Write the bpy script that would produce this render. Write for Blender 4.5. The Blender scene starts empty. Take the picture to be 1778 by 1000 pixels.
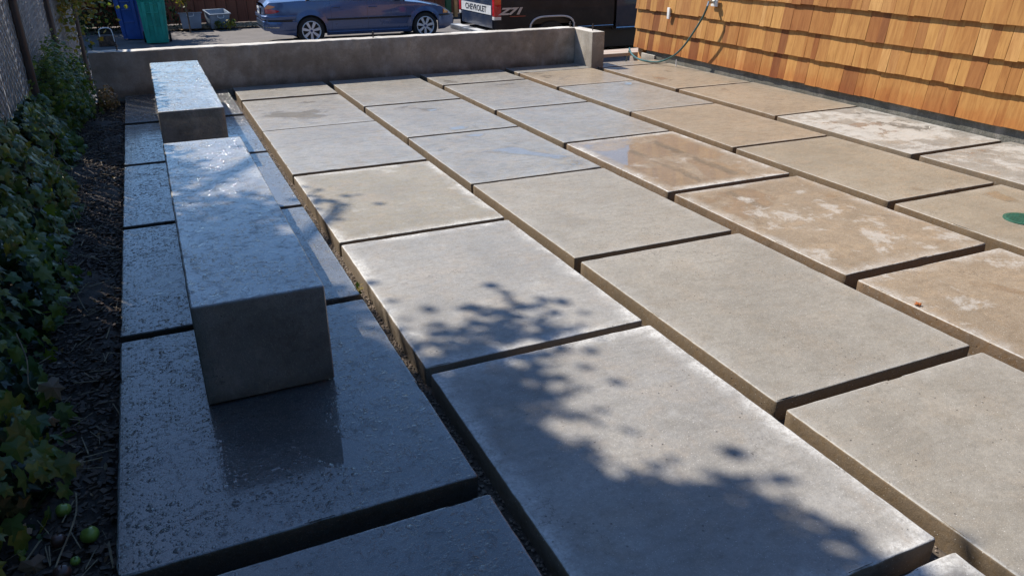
import bpy, bmesh, math, random
import numpy as np
from mathutils import Vector, Matrix, Quaternion
random.seed(7); rng = np.random.default_rng(7)
SC = bpy.context.scene
COL = SC.collection
# ------------------------------------------------------------------ camera
cam_d = bpy.data.cameras.new('camera'); cam = bpy.data.objects.new('camera', cam_d); COL.objects.link(cam)
PITCH, ROLL, YAW, FPX = 0.4280, -0.002, 0.425, 1336.25
cp, sp, cy, sy = math.cos(PITCH), math.sin(PITCH), math.cos(YAW), math.sin(YAW)
F_ = Vector((sy*cp, cy*cp, -sp)); R_ = Vector((cy, -sy, 0)); U_ = R_.cross(F_)
R2 = R_*math.cos(ROLL)+U_*math.sin(ROLL); U2 = -R_*math.sin(ROLL)+U_*math.cos(ROLL)
cam.matrix_world = Matrix(((R2.x, U2.x, -F_.x, 0), (R2.y, U2.y, -F_.y, 0), (R2.z, U2.z, -F_.z, 1.6), (0, 0, 0, 1)))
cam_d.sensor_width = 36; cam_d.lens = FPX/1778*36; cam_d.clip_end = 900; cam_d.clip_start = 0.05
SC.camera = cam
# ------------------------------------------------------------------ light
SUN = Vector((-0.476, 0.74, 1.0)).normalized()
elev = math.asin(SUN.z)
w = bpy.data.worlds.new('World'); SC.world = w; w.use_nodes = True
nt = w.node_tree; nt.nodes.clear()
sky = nt.nodes.new('ShaderNodeTexSky'); sky.sky_type = 'NISHITA'; sky.sun_disc = False
sky.sun_elevation = elev; sky.sun_rotation = math.atan2(SUN.x, SUN.y)
sky.air_density = 1.0; sky.dust_density = 0.35; sky.ozone_density = 4.5
bg = nt.nodes.new('ShaderNodeBackground'); bg.inputs[1].default_value = 0.122
wo = nt.nodes.new('ShaderNodeOutputWorld')
hs_ = nt.nodes.new('ShaderNodeHueSaturation'); hs_.inputs['Saturation'].default_value = 1.12
nt.links.new(sky.outputs[0], hs_.inputs['Color']); nt.links.new(hs_.outputs[0], bg.inputs[0]); nt.links.new(bg.outputs[0], wo.inputs[0])
sl = bpy.data.lights.new('sun', 'SUN'); sun = bpy.data.objects.new('sun', sl); COL.objects.link(sun)
sl.energy = 5.0; sl.angle = math.radians(0.53); sl.color = (1.0, 0.92, 0.80)
sun.rotation_euler = SUN.to_track_quat('Z', 'Y').to_euler()
SC.view_settings.view_transform = 'Standard'; SC.view_settings.look = 'None'
SC.view_settings.exposure = 0.5; SC.view_settings.gamma = 1; SC.view_settings.use_curve_mapping = False

# ------------------------------------------------------------------ helpers
def tag(o, label=None, cat=None, group=None, kind=None):
    if label: o['label'] = label
    if cat: o['category'] = cat
    if group: o['group'] = group
    if kind: o['kind'] = kind
    return o
def link(name, me, mat=None, parent=None, loc=None):
    o = bpy.data.objects.new(name, me); COL.objects.link(o)
    if mat is not None and me is not None:
        if not isinstance(mat, (list, tuple)): mat = [mat]
        if len(me.materials) == 0:
            for m in mat: me.materials.append(m)
    if parent is not None: o.parent = parent
    if loc is not None: o.location = loc
    return o
def empty(name, loc=(0, 0, 0), rz=0.0):
    o = bpy.data.objects.new(name, None); COL.objects.link(o)
    o.location = loc; o.rotation_euler = (0, 0, rz); o.empty_display_size = .1
    return o
def mesh(name, v, f, smooth=False):
    me = bpy.data.meshes.new(name); me.from_pydata([tuple(map(float, p)) for p in v], [], [tuple(int(i) for i in q) for q in f]); me.validate(); me.update()
    if smooth: me.shade_smooth()
    return me
class MB:
    def __init__(s): s.v = []; s.f = []
    def add(s, v, f):
        n = len(s.v); s.v += [tuple(p) for p in v]; s.f += [tuple(i+n for i in q) for q in f]
    def box(s, c, d, rz=0.0, M=None):
        x, y, z = d[0]/2, d[1]/2, d[2]/2
        vs = [Vector((a*x, b*y, e*z)) for e in (-1, 1) for a, b in ((-1, -1), (1, -1), (1, 1), (-1, 1))]
        m = M if M is not None else Matrix.Rotation(rz, 3, 'Z')
        vs = [m @ q + Vector(c) for q in vs]
        s.add(vs, [(3, 2, 1, 0), (4, 5, 6, 7), (0, 1, 5, 4), (1, 2, 6, 5), (2, 3, 7, 6), (3, 0, 4, 7)])
        return s
    def cyl(s, a, b, r0, r1=None, n=12, cap=True):
        a, b = Vector(a), Vector(b); r1 = r0 if r1 is None else r1
        d = (b-a).normalized(); u = d.orthogonal().normalized(); w_ = d.cross(u)
        vs = []
        for p, r in ((a, r0), (b, r1)):
            for i in range(n):
                t = 2*math.pi*i/n; vs.append(p+(u*math.cos(t)+w_*math.sin(t))*r)
        fs = [(i, (i+1) % n, n+(i+1) % n, n+i) for i in range(n)]
        if cap: fs += [tuple(range(n-1, -1, -1)), tuple(range(n, 2*n))]
        s.add(vs, fs); return s
    def tube(s, pts, r, n=8, cap=True):
        pts = [Vector(p) for p in pts]; m = len(pts)
        rr = r if hasattr(r, '__len__') else [r]*m
        vs = []; up = Vector((0.03, 0.05, 1)).normalized()
        for i, p in enumerate(pts):
            d = (pts[min(i+1, m-1)]-pts[max(i-1, 0)]).normalized()
            u = d.cross(up)
            u = u.normalized() if u.length > 1e-3 else d.orthogonal().normalized()
            w_ = u.cross(d)
            for k in range(n):
                t = 2*math.pi*k/n; vs.append(p+(u*math.cos(t)+w_*math.sin(t))*rr[i])
        fs = [(i*n+k, i*n+(k+1) % n, (i+1)*n+(k+1) % n, (i+1)*n+k) for i in range(m-1) for k in range(n)]
        if cap: fs += [tuple(range(n)), tuple(range((m-1)*n+n-1, (m-1)*n-1, -1))]
        s.add(vs, fs); return s
    def build(s, name, mat, parent=None, smooth=False, bevel=0.0, seg=2, loc=None):
        me = mesh(name, s.v, s.f)
        bm = bmesh.new(); bm.from_mesh(me)
        bmesh.ops.recalc_face_normals(bm, faces=bm.faces)
        if bevel > 0:
            es = [e for e in bm.edges if len(e.link_faces) == 2 and e.calc_face_angle(0) > 0.5]
            bmesh.ops.bevel(bm, geom=es, offset=bevel, segments=seg, profile=.6, affect='EDGES', clamp_overlap=True)
        bm.to_mesh(me); bm.free()
        if smooth or bevel > 0:
            me.shade_smooth()
            try: me.set_sharp_from_angle(angle=math.radians(35))
            except Exception: pass
        return link(name, me, mat, parent, loc)
def spline(pts, n=10):
    pts = [Vector(p) for p in pts]; P = [pts[0]]+pts+[pts[-1]]; out = []
    for i in range(1, len(P)-2):
        for k in range(n):
            t = k/n; a, b, c, d = P[i-1], P[i], P[i+1], P[i+2]
            out.append(.5*((2*b)+(c-a)*t+(2*a-5*b+4*c-d)*t*t+(3*b-a-3*c+d)*t**3))
    out.append(P[-2]); return out
def interp(x, tab):
    for (a, b), (c, d) in zip(tab, tab[1:]):
        if x <= c:
            t = max(0, min(1, (x-a)/(c-a))) if c > a else 0
            return b+(d-b)*t
    return tab[-1][1]

# ------------------------------------------------------------------ material helpers
class NT:
    def __init__(s, name):
        s.m = bpy.data.materials.new(name); s.m.use_nodes = True; s.t = s.m.node_tree; s.t.nodes.clear()
        s.out = s.t.nodes.new('ShaderNodeOutputMaterial')
    def n(s, typ, ins=None, **kw):
        nd = s.t.nodes.new('ShaderNode'+typ)
        for k, v in kw.items(): setattr(nd, k, v)
        for k, v in (ins or {}).items(): s.set(nd, k, v)
        return nd
    def set(s, nd, k, v):
        i = nd.inputs[k]
        if isinstance(v, bpy.types.NodeSocket): s.t.links.new(v, i)
        elif isinstance(v, bpy.types.Node): s.t.links.new(v.outputs[0], i)
        else:
            if i.type == 'RGBA' and len(v) == 3: v = (*v, 1)
            i.default_value = v
    def math(s, op, a, b=None, c=None, clamp=False):
        nd = s.n('Math', operation=op, use_clamp=clamp)
        for i, v in enumerate((a, b, c)):
            if v is not None: s.set(nd, i, v)
        return nd.outputs[0]
    def vmath(s, op, a, b=None, sc=None):
        nd = s.n('VectorMath', operation=op); s.set(nd, 0, a)
        if b is not None: s.set(nd, 1, b)
        if sc is not None: s.set(nd, 'Scale', sc)
        return nd.outputs[0]
    def noise(s, vec, scale, detail=4, rough=.55, dist=0, col=False):
        nd = s.n('TexNoise', {'Vector': vec, 'Scale': scale, 'Detail': detail, 'Roughness': rough, 'Distortion': dist})
        return nd.outputs[1 if col else 0]
    def sm(s, x, a, b, lo=0.0, hi=1.0):
        nd = s.n('MapRange', {'Value': x, 'From Min': a, 'From Max': b, 'To Min': lo, 'To Max': hi}, interpolation_type='SMOOTHSTEP')
        return nd.outputs[0]
    def mix(s, f, a, b, blend='MIX'):
        nd = s.n('Mix', data_type='RGBA', blend_type=blend); s.set(nd, 0, f); s.set(nd, 6, a); s.set(nd, 7, b)
        return nd.outputs[2]
    def fin(s, nd): s.t.links.new(nd.outputs[0], s.out.inputs[0]); return s.m
def objpos(t):
    """object-space position shifted by a per-object random amount"""
    tc = t.n('TexCoord'); oi = t.n('ObjectInfo')
    off = t.vmath('SCALE', (13.1, 7.7, 4.3), sc=t.math('MULTIPLY', oi.outputs['Random'], 9.0))
    return t.vmath('ADD', tc.outputs['Object'], off), oi
def simple(name, col, rough=.5, metal=0.0, var=.12, vscale=8, bump=0.0, bscale=60, coat=0.0, spec=.5):
    t = NT(name); p, oi = objpos(t)
    n = t.noise(p, vscale, 5)
    c = t.mix(t.sm(n, .3, .7), tuple(x*(1-var) for x in col), tuple(min(1, x*(1+var)) for x in col))
    b = t.n('BsdfPrincipled', {'Base Color': c, 'Roughness': t.sm(n, .2, .8, rough*.85, min(1, rough*1.15)), 'Metallic': metal, 'Coat Weight': coat, 'Coat Roughness': .05, 'Specular IOR Level': spec})
    if bump: t.set(b, 'Normal', t.n('Bump', {'Height': t.noise(p, bscale, 3), 'Strength': bump, 'Distance': .004}))
    return t.fin(b)

def concrete(name, base=(.30, .285, .26), tan=.3, edge=.6, patch=.3, puddle=.45, film=.5, drops=0.0, var=.35, spark=.3, filmrough=.2, streak=.0, bumpk=1.0, sidedark=1.0, topwhite=0.0, bloom=.85, cior=1.5, specks=.55, mott=.3, cracks=.7, grime=0.0):
    """wet cast concrete: damp colour, lime bloom at edges / in patches, standing water, droplets"""
    t = NT(name); p, oi = objpos(t)
    n1 = t.noise(p, 1.6, 6, .6); n2 = t.noise(p, 6.5, 6, .62, .4); n3 = t.noise(p, 45, 5, .6); n4 = t.noise(p, 230, 3, .6)
    c = t.mix(t.sm(n1, .3, .7), tuple(x*(1-var*.75) for x in base), tuple(x*(1+var*.5) for x in base))
    n6 = t.noise(p, 3.1, 8, .7, .2); c = t.mix(t.sm(n6, .51, .555, 0, .26), c, t.mix(1.0, c, (.72, .68, .62), 'MULTIPLY'))
    c = t.mix(t.math('MULTIPLY', t.sm(n2, .45, .68), tan), c, (.34, .255, .17))
    c = t.mix(t.sm(n3, .38, .66, 0, .4), c, tuple(x*.68 for x in base))
    n7 = t.noise(p, 95, 6, .78); c = t.mix(t.sm(n7, .52, .62, 0, .24), c, tuple(x*.5 for x in base))
    c = t.mix(t.sm(n4, .55, .72, 0, .34), c, (.62, .6, .56))
    # distance to the slab's edge from its own plan coordinates (metres)
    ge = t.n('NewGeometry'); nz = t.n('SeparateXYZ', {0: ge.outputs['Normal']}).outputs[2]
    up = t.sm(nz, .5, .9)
    uv = t.n('SeparateXYZ', {0: t.n('UVMap', uv_map='plan').outputs[0]}); hs = t.n('SeparateXYZ', {0: t.n('UVMap', uv_map='half').outputs[0]})
    dx = t.math('SUBTRACT', hs.outputs[0], t.math('ABSOLUTE', uv.outputs[0])); dy = t.math('SUBTRACT', hs.outputs[1], t.math('ABSOLUTE', uv.outputs[1]))
    d = t.math('MINIMUM', dx, dy)
    dn = t.math('ADD', d, t.math('MULTIPLY', t.math('SUBTRACT', n2, .5), .16))
    em = t.math('MULTIPLY', t.math('MULTIPLY', t.math('POWER', t.sm(dn, -.01, .12, 1, 0), 1.7), t.sm(t.noise(p, 5, 6, .6), .36, .6, .12, 1)), t.math('MULTIPLY', t.sm(t.noise(p, 70, 5, .75), .36, .58, .35, 1.15), edge))
    lip = t.math('MULTIPLY', t.sm(d, .004, .016, 1, 0), min(1, edge*1.1+.15))
    em = t.math('MAXIMUM', em, t.math('MULTIPLY', lip, t.sm(n3, .3, .55)))
    stretch = t.n('Mapping', {'Vector': p, 'Scale': (1.0, 1.0, 1.0)})
    n5 = t.noise(stretch, 3.4, 10, .74, .25)
    pm = t.math('MULTIPLY', t.sm(n5, .62-.22*patch, .70-.17*patch), min(1, patch*1.4))
    fl = t.math('MULTIPLY', t.math('MAXIMUM', em, pm, clamp=True), t.sm(n3, .15, .6, .45, 1))
    fl = t.math('MULTIPLY', fl, t.sm(up, 0, 1, .12, 1))
    c = t.mix(t.sm(up, 0, 1, sidedark, 0), c, t.mix(1.0, c, (.60, .46, .31), 'MULTIPLY'))  # side faces: damp brown, plus their shade put into the colour
    c = t.mix(t.math('MULTIPLY', fl, bloom), c, (.62, .62, .61))
    if topwhite: c = t.mix(t.math('MULTIPLY', up, t.sm(n3, .2, .5, topwhite*.6, topwhite)), c, (.68, .66, .62))  # up-facing surfaces whitened: sunlit brightness painted into the colour
    if grime:
        tz = t.n('SeparateXYZ', {0: t.n('NewGeometry').outputs['Position']}).outputs[2]
        g_ = t.math('MULTIPLY', t.sm(t.math('ADD', tz, t.math('MULTIPLY', t.math('SUBTRACT', n2, .5), .12)), .0, .09, 1, 0), grime)
        c = t.mix(g_, c, t.mix(1.0, c, (.42, .38, .32), 'MULTIPLY'))
    if streak:
        sv = t.n('Mapping', {'Vector': p, 'Scale': (3.2, 3.2, .55)}); s1 = t.noise(sv, 2.2, 7, .7)
        c = t.mix(t.math('MULTIPLY', t.sm(s1, .52, .64, 0, streak*.8), t.sm(n2, .35, .6)), c, (.46, .43, .40)); s3 = t.noise(p, 4.5, 7, .7, .1); c = t.mix(t.sm(s3, .54, .62, 0, streak*.6), c, (.40, .36, .32)); s2 = t.noise(p, 2.4, 8, .68)
        c = t.mix(t.sm(s2, .42, .62, streak*1.1, 0), c, t.mix(1.0, c, (.55, .52, .48), 'MULTIPLY'))
    vs = t.n('TexVoronoi', {'Vector': p, 'Scale': 95}); sr = t.n('SeparateColor', {0: vs.outputs['Color']}).outputs[1]
    c = t.mix(t.math('MULTIPLY', t.math('MULTIPLY', t.sm(vs.outputs['Distance'], .10, .2, 1, 0), t.sm(sr, .78, .86)), specks), c, (.75, .73, .70))  # pale aggregate specks, with sparkle glints painted in as colour
    mo = t.noise(t.n('Mapping', {'Vector': p, 'Scale': (1, 2.6, 1)}), 9, 6, .65, .3)
    c = t.mix(t.sm(mo, .46, .66, 0, mott), c, t.mix(1.0, c, (.66, .64, .60), 'MULTIPLY'))
    ck = t.n('TexVoronoi', {'Vector': t.vmath('ADD', p, t.vmath('SCALE', t.vmath('SUBTRACT', t.noise(p, 7, 5, .7, col=True), (.5, .5, .5)), sc=.22)), 'Scale': 1.3}, feature='DISTANCE_TO_EDGE')
    c = t.mix(t.math('MULTIPLY', t.math('MULTIPLY', t.sm(ck.outputs['Distance'], .0008, .0026, 1, 0), t.sm(n1, .52, .6)), cracks), c, (.08, .07, .06))
    # pores
    vp = t.n('TexVoronoi', {'Vector': p, 'Scale': 26}); po = t.math('MULTIPLY', t.sm(vp.outputs['Distance'], .06, .13, 1, 0), t.sm(n2, .46, .6))
    c = t.mix(t.math('MULTIPLY', po, .6), c, (.06, .05, .045))
    # water
    w1 = t.noise(p, 1.25, 7, .6, .5)
    pud = t.math('MULTIPLY', t.sm(w1, .60-.2*puddle, .66-.2*puddle), 1.0 if puddle > 0 else 0.0)
    pud = t.math('MULTIPLY', pud, t.sm(d, .03, .12))
    pud = t.math('MULTIPLY', pud, t.sm(fl, .25, .6, 1, .15))
    c = t.mix(t.math('MULTIPLY', pud, .30), c, t.mix(1.0, c, (.56, .52, .47), 'MULTIPLY'))
    pud = t.math('MULTIPLY', pud, up)
    w2 = t.noise(p, 17, 5, .65, .8)
    fm = t.math('MULTIPLY', t.sm(w2, .30, .62, .35, 1), film)
    fm = t.math('MULTIPLY', fm, t.sm(up, 0, 1, .4, 1)); fm = t.math('MULTIPLY', fm, t.sm(fl, .1, .8, 1, .35))
    cw = t.math('MAXIMUM', fm, pud, clamp=True)
    cr = t.sm(pud, 0, 1, filmrough, .025)
    # relief
    h = t.math('ADD', t.math('ADD', t.math('MULTIPLY', n7, .0009*bumpk), t.math('MULTIPLY', n3, .0022*bumpk)), t.math('MULTIPLY', n4, .0007*bumpk))
    h = t.math('SUBTRACT', h, t.math('MULTIPLY', po, .002))
    nb = t.n('Bump', {'Height': h, 'Strength': 1.0, 'Distance': 1.0})
    hc = t.math('MULTIPLY', t.math('ADD', t.math('MULTIPLY', t.noise(p, 120, 3, .6), .0005), t.math('ADD', t.math('MULTIPLY', t.noise(p, 34, 3, .5), .0012), t.math('MULTIPLY', t.noise(p, 12, 3, .5), .0022))), t.sm(pud, 0, 1, spark, .02))
    if drops:
        ds = t.n('VectorMath', operation='ADD'); t.set(ds, 0, p); t.set(ds, 1, t.vmath('SCALE', t.vmath('SUBTRACT', t.noise(p, 28, 3, .5, col=True), (.5, .5, .5)), sc=.028))
        tot = None
        for sc_, vec, hh, thr in ((62, p, .0011, .52), (31, ds, .0019, .40), (130, p, .0005, .5)):
            vo = t.n('TexVoronoi', {'Vector': vec, 'Scale': sc_, 'Randomness': 1.0}, voronoi_dimensions='3D')
            rr = t.n('SeparateColor', {0: vo.outputs['Color']}).outputs[0]
            rad = t.math('MULTIPLY', t.sm(rr, .25, 1, .0, thr), 1.0)
            dd = t.math('SUBTRACT', rad, vo.outputs['Distance'])
            dr = t.math('MULTIPLY', t.math('POWER', t.math('MULTIPLY', t.math('MAXIMUM', dd, 0.0), 3.2, clamp=True), .5), hh*2.1)
            tot = dr if tot is None else t.math('ADD', tot, dr)
        bl = t.noise(ds, 13, 3, .55, 2.2); blob = t.math('MULTIPLY', t.sm(bl, .585, .605), .0040)
        tot = t.math('MAXIMUM', t.math('MULTIPLY', tot, t.sm(t.noise(p, 3.3, 5, .6), .36, .60, .22, 1.0)), t.math('MULTIPLY', blob, t.sm(t.noise(p, 4.1, 4, .6), .42, .58, .25, 1.0)))
        bead = t.math('MULTIPLY', t.math('MULTIPLY', t.sm(tot, .0002, .0012), t.sm(tot, .0022, .0038, 1, .35)), up)
        c = t.mix(t.math('MULTIPLY', bead, .3), c, (.03, .032, .036))  # wet beads, their dark refracted rims painted into the base colour
        hc = t.math('ADD', hc, t.math('MULTIPLY', t.math('MULTIPLY', tot, drops), t.sm(pud, 0, 1, 1, 0)))
    cb = t.n('Bump', {'Height': hc, 'Strength': 1.0, 'Distance': 1.0})
    b = t.n('BsdfPrincipled', {'Base Color': c, 'Roughness': t.sm(cw, 0, 1, .85, .55), 'Coat Weight': cw, 'Coat Roughness': cr, 'Coat IOR': cior, 'Normal': nb.outputs[0], 'Coat Normal': cb.outputs[0], 'Specular IOR Level': .35})
    return t.fin(b)

def paint(name, col, rough=.3, metal=.4, coat=1.0):
    t = NT(name); p, oi = objpos(t); n = t.noise(p, 3, 5); n2 = t.noise(p, 400, 2)
    c = t.mix(t.sm(n2, .3, .7), tuple(x*.9 for x in col), tuple(x*1.1 for x in col))
    dust = t.n('SeparateXYZ', {0: p}).outputs[2]
    c = t.mix(t.sm(n, .4, .8, 0, .18), c, (.16, .14, .12))
    b = t.n('BsdfPrincipled', {'Base Color': c, 'Roughness': t.sm(n, .2, .8, rough*.8, rough*1.3), 'Metallic': metal, 'Coat Weight': coat, 'Specular IOR Level': .25, 'Coat Roughness': t.sm(n, .2, .8, .03, .10)})
    return t.fin(b)
def leafmat(name, cols, wet=.35, trans=.25):
    """leaf material; tone picked per leaf from a corner colour attribute or the object's random value"""
    t = NT(name); p, oi = objpos(t)
    at = t.n('Attribute', attribute_name='tone'); r = t.math('FRACT', t.math('ADD', at.outputs['Fac'], oi.outputs['Random']))
    cr = t.n('ValToRGB', {0: r}); e = cr.color_ramp; e.elements[0].color = (*cols[0], 1); e.elements[1].color = (*cols[-1], 1)
    for i, c in enumerate(cols[1:-1]): e.elements.new((i+1)/(len(cols)-1)).color = (*c, 1)
    n = t.noise(p, 40, 4); c = t.mix(t.sm(n, .35, .7, 0, .35), cr.outputs[0], t.mix(1, cr.outputs[0], (.6, .75, .5), 'MULTIPLY'))
    b = t.n('BsdfPrincipled', {'Base Color': c, 'Roughness': .42, 'Specular IOR Level': .4, 'Coat Weight': wet, 'Coat Roughness': .15,
            'Normal': t.n('Bump', {'Height': t.noise(p, 90, 3), 'Strength': .5, 'Distance': .003}).outputs[0]})
    tr = t.n('BsdfTranslucent', {'Color': t.mix(1, c, (1.4, 1.6, .7), 'MULTIPLY')})
    ms = t.n('MixShader', {0: trans}); t.t.links.new(b.outputs[0], ms.inputs[1]); t.t.links.new(tr.outputs[0], ms.inputs[2])
    return t.fin(ms)

# ------------------------------------------------------------------ materials
M = {}
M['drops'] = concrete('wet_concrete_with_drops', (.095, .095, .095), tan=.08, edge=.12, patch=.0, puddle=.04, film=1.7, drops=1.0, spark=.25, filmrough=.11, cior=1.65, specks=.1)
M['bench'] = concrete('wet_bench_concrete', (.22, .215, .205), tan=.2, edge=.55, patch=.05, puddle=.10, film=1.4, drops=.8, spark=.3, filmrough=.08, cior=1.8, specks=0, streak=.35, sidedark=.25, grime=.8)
M['plain'] = concrete('plain_damp_concrete', (.275, .255, .222), tan=.16, edge=.22, patch=.03, puddle=0, film=.35, var=.2, spark=1.6, filmrough=.35)
M['plaintan'] = concrete('plain_tan_concrete', (.275, .237, .182), tan=.35, edge=.2, patch=.03, puddle=.05, film=.4, var=.22, spark=1.6, filmrough=.3)
M['edge'] = concrete('edge_bloom_concrete', (.285, .275, .26), tan=.2, edge=1.0, patch=.12, puddle=.0, film=.45, var=.28, spark=1.4, filmrough=.32)
M['tanedge'] = concrete('tan_concrete_white_rim', (.27, .24, .185), tan=.35, edge=1.0, patch=.25, puddle=.0, film=.5, var=.22, spark=1.0, filmrough=.28)
M['tanpatch'] = concrete('tan_concrete_pale_patches', (.27, .215, .155), tan=.6, edge=.8, patch=.46, puddle=.25, film=.5, var=.2, spark=.8, filmrough=.25, bloom=.6)
M['grey'] = concrete('grey_wet_concrete', (.275, .262, .238), tan=.28, edge=.22, patch=.05, puddle=.06, film=.7, var=.2, spark=2.2, filmrough=.24, mott=.6)
M['puddle'] = concrete('puddled_concrete', (.27, .22, .165), tan=.5, edge=.95, patch=.25, puddle=1.0, film=.6, var=.2, spark=.5, filmrough=.15)
M['tanwet'] = concrete('tan_wet_concrete', (.285, .235, .175), tan=.45, edge=.2, patch=.04, puddle=.12, film=.55, var=.18, spark=1.6, filmrough=.24, mott=.5)
M['white'] = concrete('bloomed_concrete', (.28, .265, .24), tan=.35, edge=.85, patch=.75, puddle=.15, film=.4, var=.3, spark=.8, filmrough=.3, bloom=.42)
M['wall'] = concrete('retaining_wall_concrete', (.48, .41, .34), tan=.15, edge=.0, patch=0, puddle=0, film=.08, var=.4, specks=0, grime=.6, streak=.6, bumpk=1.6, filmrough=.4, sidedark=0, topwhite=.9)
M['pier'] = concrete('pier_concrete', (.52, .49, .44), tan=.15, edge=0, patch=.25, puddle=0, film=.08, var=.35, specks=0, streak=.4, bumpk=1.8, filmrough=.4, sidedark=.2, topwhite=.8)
M['foundation'] = concrete('foundation_concrete', (.15, .15, .13), tan=.1, edge=0, patch=.1, puddle=0, film=.1, var=.4, specks=0, streak=.4, bumpk=2.5, filmrough=.4, sidedark=0)
M['gravel'] = simple('gravel', (.20, .155, .12), .8, var=.5, vscale=60)
M['bed'] = simple('patio_bed_grit', (.07, .055, .042), .9, var=.5, vscale=50, bump=.8, bscale=120)
M['asphalt'] = simple('driveway_asphalt', (.125, .115, .112), .85, var=.22, vscale=2.2, bump=.5, bscale=90)
M['dirt'] = simple('dirt', (.10, .07, .05), .95, var=.4, vscale=3, bump=.6, bscale=40)
M['soil'] = simple('mulch_soil', (.048, .032, .022), .75, var=.6, vscale=30, bump=1.0, bscale=90)
M['chips'] = simple('bark_chips', (.075, .047, .032), .7, var=.7, vscale=20)
M['straw'] = simple('dry_straw', (.26, .19, .11), .7, var=.4, vscale=20)
M['litter'] = simple('pale_leaf_litter', (.38, .27, .16), .8, var=.45, vscale=15)
M['steel'] = simple('galvanised_steel', (.45, .46, .48), .35, .9)
M['rust'] = simple('dark_bolt_steel', (.09, .08, .08), .5, .7)
M['brass'] = simple('faucet_metal', (.55, .55, .52), .3, .9)
M['whiteplastic'] = simple('white_plastic', (.78, .78, .76), .4, var=.04)
M['hose'] = simple('garden_hose_teal', (.035, .10, .095), .35, var=.35, vscale=5)
M['lid'] = simple('green_valve_lid', (.02, .095, .065), .5, var=.25, vscale=25, bump=.3)
M['orange'] = simple('orange_seed_husk', (.55, .17, .04), .7, var=.3)
M['tyre'] = simple('tyre_rubber', (.018, .018, .018), .75, var=.2)
M['rim'] = simple('alloy_rim', (.78, .78, .79), .35, .25, var=.05)
M['black'] = simple('black_trim', (.012, .012, .013), .5, var=.2)
M['chrome'] = simple('chrome_trim', (.75, .75, .74), .15, 1.0, var=.05)
M['carpaint'] = paint('steel_blue_car_paint', (.08, .125, .25), .3, .4, 1.0)
M['truckpaint'] = paint('charcoal_truck_paint', (.012, .012, .014), .6, .0, .08)
M['truckblue'] = paint('navy_truck_paint', (.012, .022, .05), .4, .0, .3)
M['redlens'] = simple('red_lens', (.45, .01, .01), .12, coat=1, var=.1)
M['amberlens'] = simple('amber_lens', (.75, .20, .02), .12, coat=1, var=.1)
M['clearlens'] = simple('clear_lens', (.6, .6, .6), .08, coat=1, var=.05)
M['plate'] = simple('number_plate', (.62, .64, .66), .4, var=.05)
M['plateink'] = simple('plate_print', (.05, .08, .2), .5)
M['panelwhite'] = simple('tailgate_band', (.55, .56, .57), .35, var=.08)
M['letter'] = simple('tailgate_letters', (.03, .03, .035), .4)
M['decal'] = simple('silver_decal', (.50, .45, .42), .4, var=.1)
M['decalred'] = simple('red_decal', (.25, .05, .03), .4, var=.1)
M['bluebin'] = simple('blue_bin_plastic', (.015, .07, .28), .45, var=.12, vscale=5)
M['greenbin'] = simple('green_bin_plastic', (.02, .34, .26), .45, var=.15, vscale=5)
M['tub'] = simple('grey_blue_tub', (.20, .25, .32), .5, var=.15, vscale=5)
M['greenpost'] = simple('green_post_paint', (.015, .09, .04), .5)
M['cedarpost'] = simple('cedar_post', (.55, .27, .10), .7, var=.2)
M['slatgrey'] = simple('grey_privacy_slat', (.32, .31, .31), .38, var=.25, vscale=20, bump=.3, coat=.3)
M['bark'] = simple('tree_bark', (.09, .07, .055), .9, var=.4, vscale=15, bump=1, bscale=40)
M['fruitgreen'] = simple('green_fruit_skin', (.22, .30, .05), .35, var=.3, vscale=20, coat=.3)
M['fruitbrown'] = simple('brown_fruit_skin', (.10, .045, .03), .45, var=.35, vscale=20, coat=.3)
M['deadleaf'] = leafmat('dried_leaf', [(.30, .13, .06), (.42, .24, .12), (.34, .25, .18), (.20, .10, .05)], .1, .2)
M['ivy'] = leafmat('ivy_leaf', [(.07, .12, .028), (.12, .18, .03), (.08, .13, .04), (.22, .24, .035), (.065, .10, .035), (.30, .28, .04), (.10, .15, .035)], .15, .3)
M['tree'] = leafmat('tree_leaf', [(.05, .09, .02), (.08, .13, .03), (.06, .10, .03)], .1, .06)
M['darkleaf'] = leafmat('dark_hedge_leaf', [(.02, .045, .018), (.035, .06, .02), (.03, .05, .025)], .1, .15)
M['autumn'] = leafmat('yellow_green_leaf', [(.10, .14, .03), (.20, .19, .03), (.28, .16, .03), (.08, .12, .03)], .1, .35)
M['glass'] = simple('dark_tinted_glass', (.02, .03, .03), .04, var=.05, coat=1)

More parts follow.
